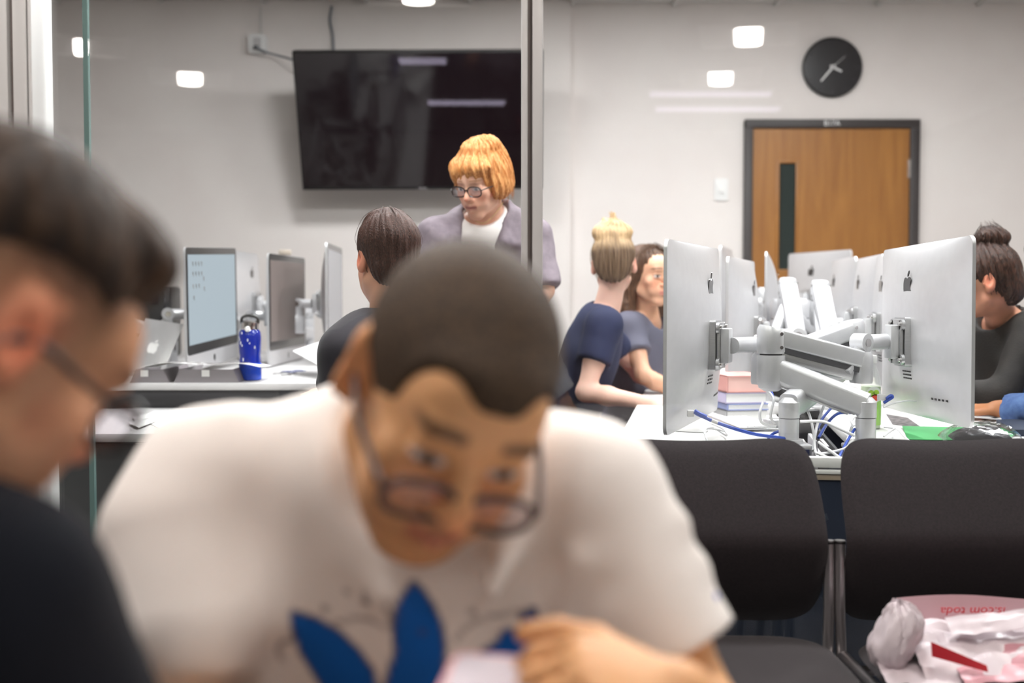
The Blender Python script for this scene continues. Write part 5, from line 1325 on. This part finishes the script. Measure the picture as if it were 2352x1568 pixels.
# ------------------------------------------------------------------ the navy-shirted person at the left edge
def navy_left():
    Mx = head_matrix((0, 0, 0), 30, 140, 12); ear = at(45, 775, .72); Mx.translation = ear - Mx.to_3x3() @ Vector((-.0775, .014, 0)); H = Hd(Mx)
    M['navy_cotton'] = mat('navy_cotton', (11, 15, 24), .9, spec=.2, bump=(600, .25, .001), sheen=.05)
    def hair(root, H_):
        m = hair_mat('brown_hair_long_top', (27, 18, 11), (70, 49, 29), (70, 70, 22), .65, lo=.35, hi=.72, bumpd=.006)
        hair_vol(root, H_, [(H_.ell((0, .022, .056), (.080, .093, .080)), 0), (H_.ell((0, -.046, .106), (.052, .038, .028)), .03)], m,
                 [(H_.ell((0, -.132, .016), (.085, .072, .070)), .012), (H_.ell((.088, -.01, .0), (.036, .12, .062)), .012), (H_.ell((-.088, -.01, .0), (.036, .12, .062)), .012), (slabcut(H_.p(0, 0, -.01), H_.p(0, .35, -1) - H_.p(0, 0, 0), .25), .015)], half=.19, disp=strand_disp(H_, .0018, 13, 5))
    def fade(V, L, C):
        x, y, z = L.T; w = np.clip((z - .0 - .35 * np.clip(-y - .03, 0, 1)) / .05, 0, 1) * np.clip((y + .065) / .03, 0, 1) * (np.abs(L).max(1) < .16); w = np.maximum(w, np.clip((y - .045) / .02, 0, 1) * np.clip((z + .07) / .03, 0, 1) * (np.abs(L).max(1) < .16))
        w = w * ~((np.abs(x) > .074) & (y > -.02) & (y < .045) & (z < .035)); w = (w * .86)[:, None]; return C * (1 - w) + lin((70, 50, 36)) * w
    S = [Vector((-.328, .725, .932)), Vector((-.62, .90, .93))]
    p = person('person in navy shirt with glasses and faded brown hair, in profile at the left edge', H, (-.470, .775, 1.025), (-.56, .62, .55), 150,
               [(Vector((-.262, .80, .71)), Vector((-.10, .96, .715)), dict(fwd=(.8, .6, 0), back=(0, 0, 1), side=-1, see=False)), (Vector((-.60, 1.08, .74)), Vector((-.42, 1.15, .72)), dict(fwd=(.9, .2, 0), back=(0, 0, 1), side=1, see=False))],
               skin=(204, 154, 120), lips=(176, 108, 96), shirt=dict(mat=M['navy_cotton']), sleeve=.95, fine=.004, hair=hair, head_kw=dict(nose=1.1), col_kw=dict(blush=1.1, brow=(70, 48, 34), brow_t=.005), post_col=fade, shoulders=S, neck=.056,
               folds=fold_disp(.004, [(18, 12, 10), (8, 22, -14)], 8), shirt_coarse=.01, trousers=(36, 38, 44), knee=.12)
    glasses(H, p, mat('black_frame', (22, 18, 18), .3), rw=.027, rh=.020, dz=-.001, dy=-.110, thick=.0030)
navy_left()
# ------------------------------------------------------------------ standing person with orange hair
def standing():
    H = Hd(head_matrix(at(1106, 418, 3.80), 23, -30, 3, .92))
    M['mauve'] = mat('mauve_grey_linen', (130, 119, 127), .85, noise=((112, 101, 110), 45, .35, .7), bump=(260, .35, .002))
    M['tee_white'] = mat('white_jersey', (236, 232, 230), .75, bump=(500, .2, .001))
    hm = hair_mat('orange_blonde_hair', (186, 118, 62), (226, 168, 108), (240, 240, 45), .42, bumpd=.004)
    def hair(root, H_):
        e = H_.ell
        hair_vol(root, H_, [(e((0, .022, .052), (.094, .112, .094)), 0), (e((.068, .012, .000), (.036, .064, .066)), .02), (e((-.066, .012, .002), (.036, .060, .060)), .02), (e((0, .070, -.010), (.080, .055, .070)), .03),
                            (e((.022, -.068, .072), (.060, .038, .034)), .02), (e((-.045, -.062, .055), (.036, .036, .045)), .02), (e((.01, .02, .128), (.06, .07, .03)), .02)], hm,
                 [(e((.004, -.115, -.040), (.058, .066, .080)), .008), (e((0, -.075, -.105), (.07, .08, .06)), .01), (cap(H_.p(0, .02, -.06), H_.p(0, .03, -.25), .06), .01)], fine=.0032, disp=strand_disp(H_, .0036, 22, 2))
        g = []
        for a in np.linspace(-2.6, 2.6, 27):
            c, s = math.cos(a), math.sin(a); g.append([(.012 * s, .02 + .012 * -c, .148), (.062 * s, .02 - .07 * c, .122), (.097 * s, .024 - .108 * c, .058), (.099 * s, .03 - .10 * c, .03 if abs(a) < .6 else -.01), (.088 * s, .035 - .088 * c, .02 if abs(a) < .6 else -.075)])
        hair_strands(H_, root, hm, g, 260, 4, .0011)
    C7 = at(1122, 482, 3.90); hips = Vector((C7.x + .01, 4.02, .93))
    SR, SL = at(1002, 545, 3.80), at(1222, 545, 3.86)
    def opening(sv, k):
        fw, rt, up, ch = k['fw'], k['rt'], k['up'], k['ch']
        c = ch + fw * .13 + rt * .0; A = k['A']
        sv.sub(ell(C7 - up * .30 + fw * .125, (.060, .075, .36), A), .006)
        for s in (-1, 1):               # collar flaps
            a = C7 + rt * s * .066 + fw * .02 + up * .018; b_ = C7 + rt * s * .085 + fw * .115 - up * .115
            sv.add(cap(a, b_, .017, .024), .008); sv.add(cap(b_, C7 + rt * s * .128 + fw * .10 - up * .125, .018, .010), .012)
            sv.add(cap(C7 + rt * s * .066 + up * .02, C7 - fw * .045 + up * .028, .016, .016), .01)
    p = person('standing person with orange bobbed hair, glasses and open mauve shirt over white', H, C7, hips, -14,
               [(at(968, 700, 3.78), at(1010, 800, 3.52), None), (at(1250, 665, 3.80), at(1180, 800, 3.60), None)],
               skin=(226, 178, 154), lips=(164, 92, 92), fem=True, shirt=dict(mat=M['mauve']), shirt_name='open_shirt', sleeve=.98, seated=False, hair=hair, build=1.08, fine=.003, shoulders=[SR, SL], shirt_coarse=.008,
               head_kw=dict(open_=.0025, lid=1.6), col_kw=dict(brow=(176, 126, 92), brow_t=.003, iris=(70, 84, 96), blush=.6), shirt_fn=opening, folds=fold_disp(.010, [(40, 10, 6), (26, 8, 22), (16, 4, -34)], 12), neck=.047, neck_drop=.05, trousers=(44, 44, 50))
    # white top inside the open shirt
    fw = Vector((math.sin(R(-14)), -math.cos(R(-14)), 0)); rt = Vector((fw.y, -fw.x, 0)); up = (C7 - hips).normalized(); A = np.array(Matrix((rt, fw, up)).transposed())
    c = hips.lerp(C7, .66); v = Vol(c - Vector((.3, .3, .45)), c + Vector((.3, .3, .4)), .008)
    v.add(ell(hips.lerp(C7, .66) + fw * .014, (.172, .113, .205), A)); v.add(ell(hips.lerp(C7, .28) + fw * .012, (.15, .108, .2), A), .06); v.add(cap(C7 - up * .06 - rt * .10, C7 - up * .06 + rt * .10, .044), .03); v.add(cap(C7 - up * .03 + fw * .006, C7.lerp(SR, .75) - up * .008 + fw * .006, .047, .053), .02)
    v.disp(fold_disp(.006, [(16, 6, 34), (30, 0, -16)], 4), c - Vector((.3, .3, .45)), c + Vector((.3, .3, .4)))
    v.add(ell(C7 + fw * .055 - up * .065, (.115, .062, .07), A), .04); v.sub(ell(C7 + fw * .075 + up * .020, (.078, .095, .075), A), .01); v.sub(slabcut(c - up * .34, -up, .4))
    V, Q = v.mesh(); mesh_obj('white_top', V, Q, M['tee_white'], p, smooth=1)
    glasses(H, p, mat('dark_brown_frame', (48, 30, 28), .3), rw=.0275, rh=.0185, dz=-.004, dy=-.108, thick=.0024)
    pts = [C7 - rt * .062 + fw * .045 + up * .02, C7 - rt * .045 + fw * .085 - up * .02, C7 - rt * .012 + fw * .112 - up * .052, C7 + rt * .035 + fw * .095 - up * .03, C7 + rt * .060 + fw * .05 + up * .015]
    b = bmn(); tube(b, pts, .0017, 6); o = obj('necklace', b, mat('gold', (214, 188, 140), .3, .8), p)
standing()
# ------------------------------------------------------------------ dark-shirted person seen from behind
def dark_back():
    H = Hd(head_matrix(at(890, 598, 3.12), 10, -158, 0, 1.0))
    M['black_cotton'] = mat('black_cotton', (38, 33, 40), .85, bump=(600, .2, .001), sheen=.15)
    hm = hair_mat('reddish_brown_hair', (44, 24, 18), (82, 50, 38), (420, 420, 160), .5, bumpd=.004)
    def hair(root, H_):
        e = H_.ell
        hair_vol(root, H_, [(e((0, .022, .044), (.0835, .103, .088)), 0), (e((0, .060, -.028), (.064, .044, .058)), .03), (e((0, -.05, .085), (.06, .05, .04)), .03), (e((.0, .0, .118), (.05, .06, .02)), .02)], hm,
                 [(e((0, -.128, -.01), (.08, .075, .08)), .01), (e((.084, .004, -.028), (.026, .034, .048)), .01), (e((-.084, .004, -.028), (.026, .034, .048)), .01), (e((0, -.05, -.10), (.12, .09, .05)), .01)], fine=.0032, disp=strand_disp(H_, .0016, 30, 9))
        g = []
        for a in np.linspace(-3.1, 3.1, 40):
            c, s = math.cos(a), math.sin(a); k = 1.0 if c < .2 else .5
            g.append([(.02 * s, .02 - .02 * c, .133), (.06 * s, .022 - .075 * c, .108), (.083 * s, .024 - .103 * c, .055), (.080 * s, .026 - .096 * c, .02 * k), (.066 * s, .026 - .085 * c, .02 - .06 * k)])
        hair_strands(H_, root, hm, g, 150, 14, .0009)
    C7 = at(903, 728, 3.09)
    person('person in dark T-shirt with short reddish brown hair, back to the camera', H, C7, (C7.x - .01, 3.02, .54), -152, [(at(1060, 940, 3.35), at(960, 960, 3.55), None), (at(775, 930, 3.22), at(745, 905, 3.50), None)],
           shoulders=[at(1035, 805, 3.18), at(800, 805, 3.02)], skin=(222, 168, 142), shirt=dict(mat=M['black_cotton']), sleeve=.62, fine=.0035, hair=hair, build=1.02, col_kw=dict(blush=1.0), folds=fold_disp(.004, [(20, 5, 12), (8, 4, 26)], 31), trousers=(40, 46, 66))
dark_back()
# ------------------------------------------------------------------ person with a blonde top knot
def blonde():
    H = Hd(head_matrix(at(1410, 607, 4.2), 2, 172, -2, .97))
    M['navy_tee'] = mat('navy_jersey', (24, 32, 66), .8, bump=(500, .2, .001))
    vm = vcol_mat('ash_blonde_hair', .5, .35, bump=((330, 330, 60), .7, .004))
    def colr(L):
        x, y, z = L.T; n = np.sin(x * 420 + np.sin(z * 50) * .8 + y * 160) * .5 + .5; w = np.clip((z - .045) / .05, 0, 1) * .78 + n * .14
        w = np.clip(w, 0, 1)[:, None]; return lin((92, 72, 58)) * (1 - w) + lin((206, 174, 132)) * w
    def hair(root, H_):
        e = H_.ell
        o = hair_vol(root, H_, [(e((0, .020, .038), (.080, .100, .086)), 0), (e((0, .072, -.020), (.060, .036, .052)), .03), (e((-.034, .03, .116), (.040, .042, .034)), .012), (e((.036, .034, .118), (.040, .042, .034)), .012), (e((0, .060, .106), (.056, .034, .034)), .012), (e((.012, .02, .142), (.038, .036, .026)), .012), (e((-.02, .045, .138), (.028, .026, .022)), .008),
                            (H_.cap((.0, .02, .150), (-.008, .02, .188), .018, .004), .015), (H_.cap((.02, .02, .148), (.032, .016, .172), .013, .004), .012)], vm,
                 [(e((0, -.128, -.01), (.08, .080, .085)), .01), (e((.084, .006, -.020), (.024, .03, .042)), .01), (e((-.084, .006, -.020), (.024, .03, .042)), .01), (e((0, -.05, -.10), (.12, .10, .05)), .01)], fine=.003, disp=strand_disp(H_, .0022, 24, 21), col=colr)
        g = []; r = random.Random(5)
        for a in np.linspace(-2.6, 2.6, 30):
            c, s = math.cos(a), math.sin(a); g.append([(.062 * s * .9, .03 + .085 * c, -.055), (.078 * s, .026 + .096 * c, .0), (.079 * s, .022 + .098 * c, .045), (.052 * s, .026 + .074 * c, .105), (.034 * s, .03 + .035 * c, .140)])
        hair_strands(H_, root, mat('dark_blonde_strands', (126, 102, 80), .5), g, 150, 8, .0008)
        g = []
        for a in np.linspace(0, 6.0, 16):
            c, s = math.cos(a), math.sin(a); g.append([(.052 * s, .03 + .046 * c, .112), (.058 * s, .03 + .05 * c, .130), (.03 * s, .028 + .03 * c, .152), (-.02 * s, .026 + .01 * c, .156), (.01 * s, .022, .166 + .03 * r.random())])
        hair_strands(H_, root, mat('light_blonde_strands', (214, 184, 142), .5), g, 170, 9, .0009)
    C7 = at(1382, 712, 4.20)
    person('person with messy blonde top knot and navy T-shirt, back of head to the camera', H, C7, (.16, 4.22, .56), 92, [(at(1345, 900, 4.0), at(1492, 925, 3.93), dict(fwd=(.9, .0, -.08), back=(0, -.3, 1), side=-1, fine=.006, curl=(20, 30, 20))), (at(1470, 860, 4.45), at(1560, 905, 4.3), None)],
           skin=(232, 190, 172), fem=True, shirt=dict(mat=M['navy_tee']), sleeve=.55, fine=.0035, hair=hair, col_kw=dict(blush=.7), neck=.045, folds=fold_disp(.004, [(18, 24, 8), (8, 10, 26)], 41), trousers=(150, 30, 34), build=1.0)
blonde()
# ------------------------------------------------------------------ long-haired person facing the camera
def brunette():
    H = Hd(head_matrix(at(1488, 634, 4.55), 2, 36, 0, .98))
    M['grey_tee'] = mat('slate_grey_jersey', (92, 92, 108), .8, bump=(500, .2, .001))
    hm = hair_mat('dark_brown_long_hair', (62, 42, 32), (112, 80, 58), (260, 260, 26), .42, bumpd=.004)
    def hair(root, H_):
        e = H_.ell; c = H_.cap
        hair_vol(root, H_, [(e((0, .022, .042), (.084, .102, .086)), 0), (c((-.070, .01, .03), (-.088, .04, -.14), .030, .034), .03), (c((.070, .01, .03), (.082, .02, -.14), .028, .03), .03), (c((0, .07, .0), (0, .085, -.17), .06, .055), .04), (c((-.088, .03, -.12), (-.075, -.03, -.24), .032, .022), .02)], hm,
                 [(e((0, -.112, -.022), (.061, .070, .096)), .010), (cap(H_.p(0, .0, -.08), H_.p(0, .01, -.25), .05), .01)], fine=.0035, disp=strand_disp(H_, .0022, 26, 51), half=.29)
        g = []
        for s in (-1, 1):
            for t in np.linspace(0, 1, 14): g.append([(s * .006, -.05 + .10 * t, .124), (s * .055, -.05 + .09 * t, .098), (s * .084, -.03 + .085 * t, .03), (s * .094, -.005 + .07 * t, -.06), (s * .098, .005 + .06 * t, -.15)])
        hair_strands(H_, root, hm, g, 240, 15, .0009)
    C7 = at(1478, 722, 4.60)
    p = person('person with long dark hair and slate grey T-shirt, face half behind the nearest left computer', H, C7, (.44, 4.72, .56), 62, [(at(1478, 862, 4.36), at(1560, 905, 4.32), None), (at(1600, 860, 4.75), at(1600, 900, 4.5), None)],
           skin=(222, 172, 142), lips=(196, 112, 108), fem=True, shirt=dict(mat=M['grey_tee']), sleeve=.55, fine=.003, hair=hair, col_kw=dict(brow=(58, 38, 30), brow_t=.0036, lash=True, iris=(40, 28, 24), blush=.5), neck=.045, folds=fold_disp(.004, [(18, 24, 8), (8, 10, 26)], 47), trousers=(40, 44, 60))
    b = bmn(); q = Vector(H.p(-.080, .006, -.040)); bmesh.ops.create_uvsphere(b, u_segments=12, v_segments=8, radius=.0055, matrix=Matrix.Translation(q)); obj('earring', b, M['white'], p)
brunette()
# ------------------------------------------------------------------ dark-haired person with a bun, at the right
def bun():
    H = Hd(head_matrix(at(2256, 648, 3.62), 12, -108, 0, .98))
    M['black_jacket'] = mat('black_jacket', (30, 27, 25), .8, noise=((41, 37, 34), 30, .4, .65), bump=(180, .4, .003))
    hm = hair_mat('very_dark_brown_hair', (34, 21, 17), (78, 50, 38), (260, 260, 60), .42, bumpd=.005)
    def hair(root, H_):
        e = H_.ell
        hair_vol(root, H_, [(e((0, .020, .040), (.083, .103, .086)), 0), (e((0, .075, -.028), (.058, .046, .062)), .03), (e((0, .050, .138), (.044, .044, .034)), .010), (e((.01, .084, .126), (.026, .026, .024)), .012), (e((0, -.05, .07), (.066, .055, .05)), .03), (H_.cap((.078, -.035, .03), (.078, -.05, -.03), .012, .006), .015), (H_.cap((-.078, -.035, .03), (-.078, -.05, -.03), .012, .006), .015)], hm,
                 [(e((0, -.128, -.030), (.075, .058, .09)), .01), (e((.083, .006, -.022), (.020, .026, .036)), .01), (e((-.083, .006, -.022), (.020, .026, .036)), .01), (e((0, -.05, -.11), (.12, .09, .05)), .01)], fine=.0033, disp=strand_disp(H_, .0028, 22, 61))
        g = []
        for a in np.linspace(-3.1, 3.1, 36):
            c, s = math.cos(a), math.sin(a); g.append([(.064 * s, .03 - .085 * c, -.04 if c < .3 else .03), (.084 * s, .022 - .10 * c, .02 if c < .3 else .05), (.074 * s, .022 - .09 * c, .075), (.03 * s, .028 - .035 * c, .122), (.02 * s, .03 - .02 * c, .15)])
        hair_strands(H_, root, hm, g, 240, 25, .0009)
        g = []
        for a in np.linspace(0, 6, 14): c, s = math.cos(a), math.sin(a); g.append([(.04 * s, .05 + .04 * c, .120), (.05 * s, .05 + .05 * c, .140), (.02 * s, .05 + .03 * c, .168), (-.03 * s, .05 + .02 * c, .178 + .012 * s)])
        hair_strands(H_, root, hm, g, 90, 26, .0009, 'bun_strands')
    C7 = at(2318, 722, 3.72)
    person('person with dark messy bun and black jacket behind the largest right computer', H, C7, (1.66, 3.78, .55), -86, [(at(2300, 930, 3.98), at(2230, 960, 4.0), None), (at(2300, 905, 3.52), at(2200, 900, 3.60), None)],
           skin=(196, 138, 112), fem=True, shirt=dict(mat=M['black_jacket']), shirt_name='jacket', sleeve=1.85, fine=.0035, hair=hair, build=1.1, col_kw=dict(blush=.6), neck=.046, folds=fold_disp(.006, [(14, 20, 10), (6, 8, 24)], 57))
bun()
# ------------------------------------------------------------------ person in denim at the right edge: two forearms show
def denim():
    H = Hd(head_matrix(at(2462, 618, 3.30), 14, -100, 0))
    M['denim'] = mat('washed_denim', (92, 122, 172), .85, noise=((64, 92, 146), 55, .3, .7), bump=((500, 500, 200), .5, .002))
    hm = hair_mat('black_curls', (22, 18, 18), (48, 40, 38), 120, .5, bumpd=.01)
    def hair(root, H_):
        hair_vol(root, H_, [(H_.ell((0, .022, .044), (.09, .110, .092)), 0), (H_.ell((0, -.06, .08), (.06, .05, .04)), .03)], hm, [(H_.ell((0, -.128, -.02), (.08, .075, .09)), .01), (H_.ell((0, -.05, -.10), (.12, .10, .05)), .01)], fine=.005, disp=strand_disp(H_, .004, 17, 71))
    C7 = at(2480, 722, 3.34)
    person('person in blue denim sleeves whose forearms rest on the desk at the right edge', H, C7, (1.80, 3.34, .54), -92, [(at(2430, 915, 3.56), at(2278, 918, 3.60), dict(fwd=(-1, .05, -.06), back=(0, -.1, 1), side=-1, fine=.006, curl=(12, 22, 12))), (at(2440, 945, 3.22), at(2290, 938, 3.42), dict(fwd=(-.9, .3, -.10), back=(0, -.15, 1), side=1, fine=.006, curl=(12, 22, 12)))],
           skin=(186, 126, 88), shirt=dict(mat=M['denim']), shirt_name='denim_jacket', sleeve=1.82, fine=.005, hair=hair, folds=fold_disp(.005, [(40, 10, 10), (26, 6, 24)], 67), trousers=(30, 32, 40))
denim()
# table the two near people lean on
t = empty('table', (.385, .56, 0), label='pale table top below the picture edge under the leaning people', cat='table')
obj('table_top', box(bmn(), (0, 0, .660), (1.43, .76, .028), bev=.004), M['gtop'], t)
for sx in (-1, 1):
    for sy in (-1, 1): obj('leg', cyl(bmn(), (sx * .66, sy * .33, 0), (sx * .66, sy * .33, .648), .022, n=18), M['steel'], t)

# a chair under each seated person
for (x, y, yaw, who) in ((-.115, 1.22, 0, 'white-shirted'), (-.57, .63, 150, 'navy-shirted'), (-.33, 3.01, -152, 'dark-shirted'), (.15, 4.22, 92, 'blonde top-knotted'), (.44, 4.74, 62, 'long-haired'), (1.68, 3.80, -86, 'bun-haired'), (1.82, 3.32, -92, 'denim-sleeved')):
    c = copy_thing(ch1); c.location = (x, y, 0); c.rotation_euler = (0, 0, R(yaw)); c['label'] = 'grey chair under the ' + who + ' person, hidden behind other things'; c['group'] = 'occupied grey chairs'
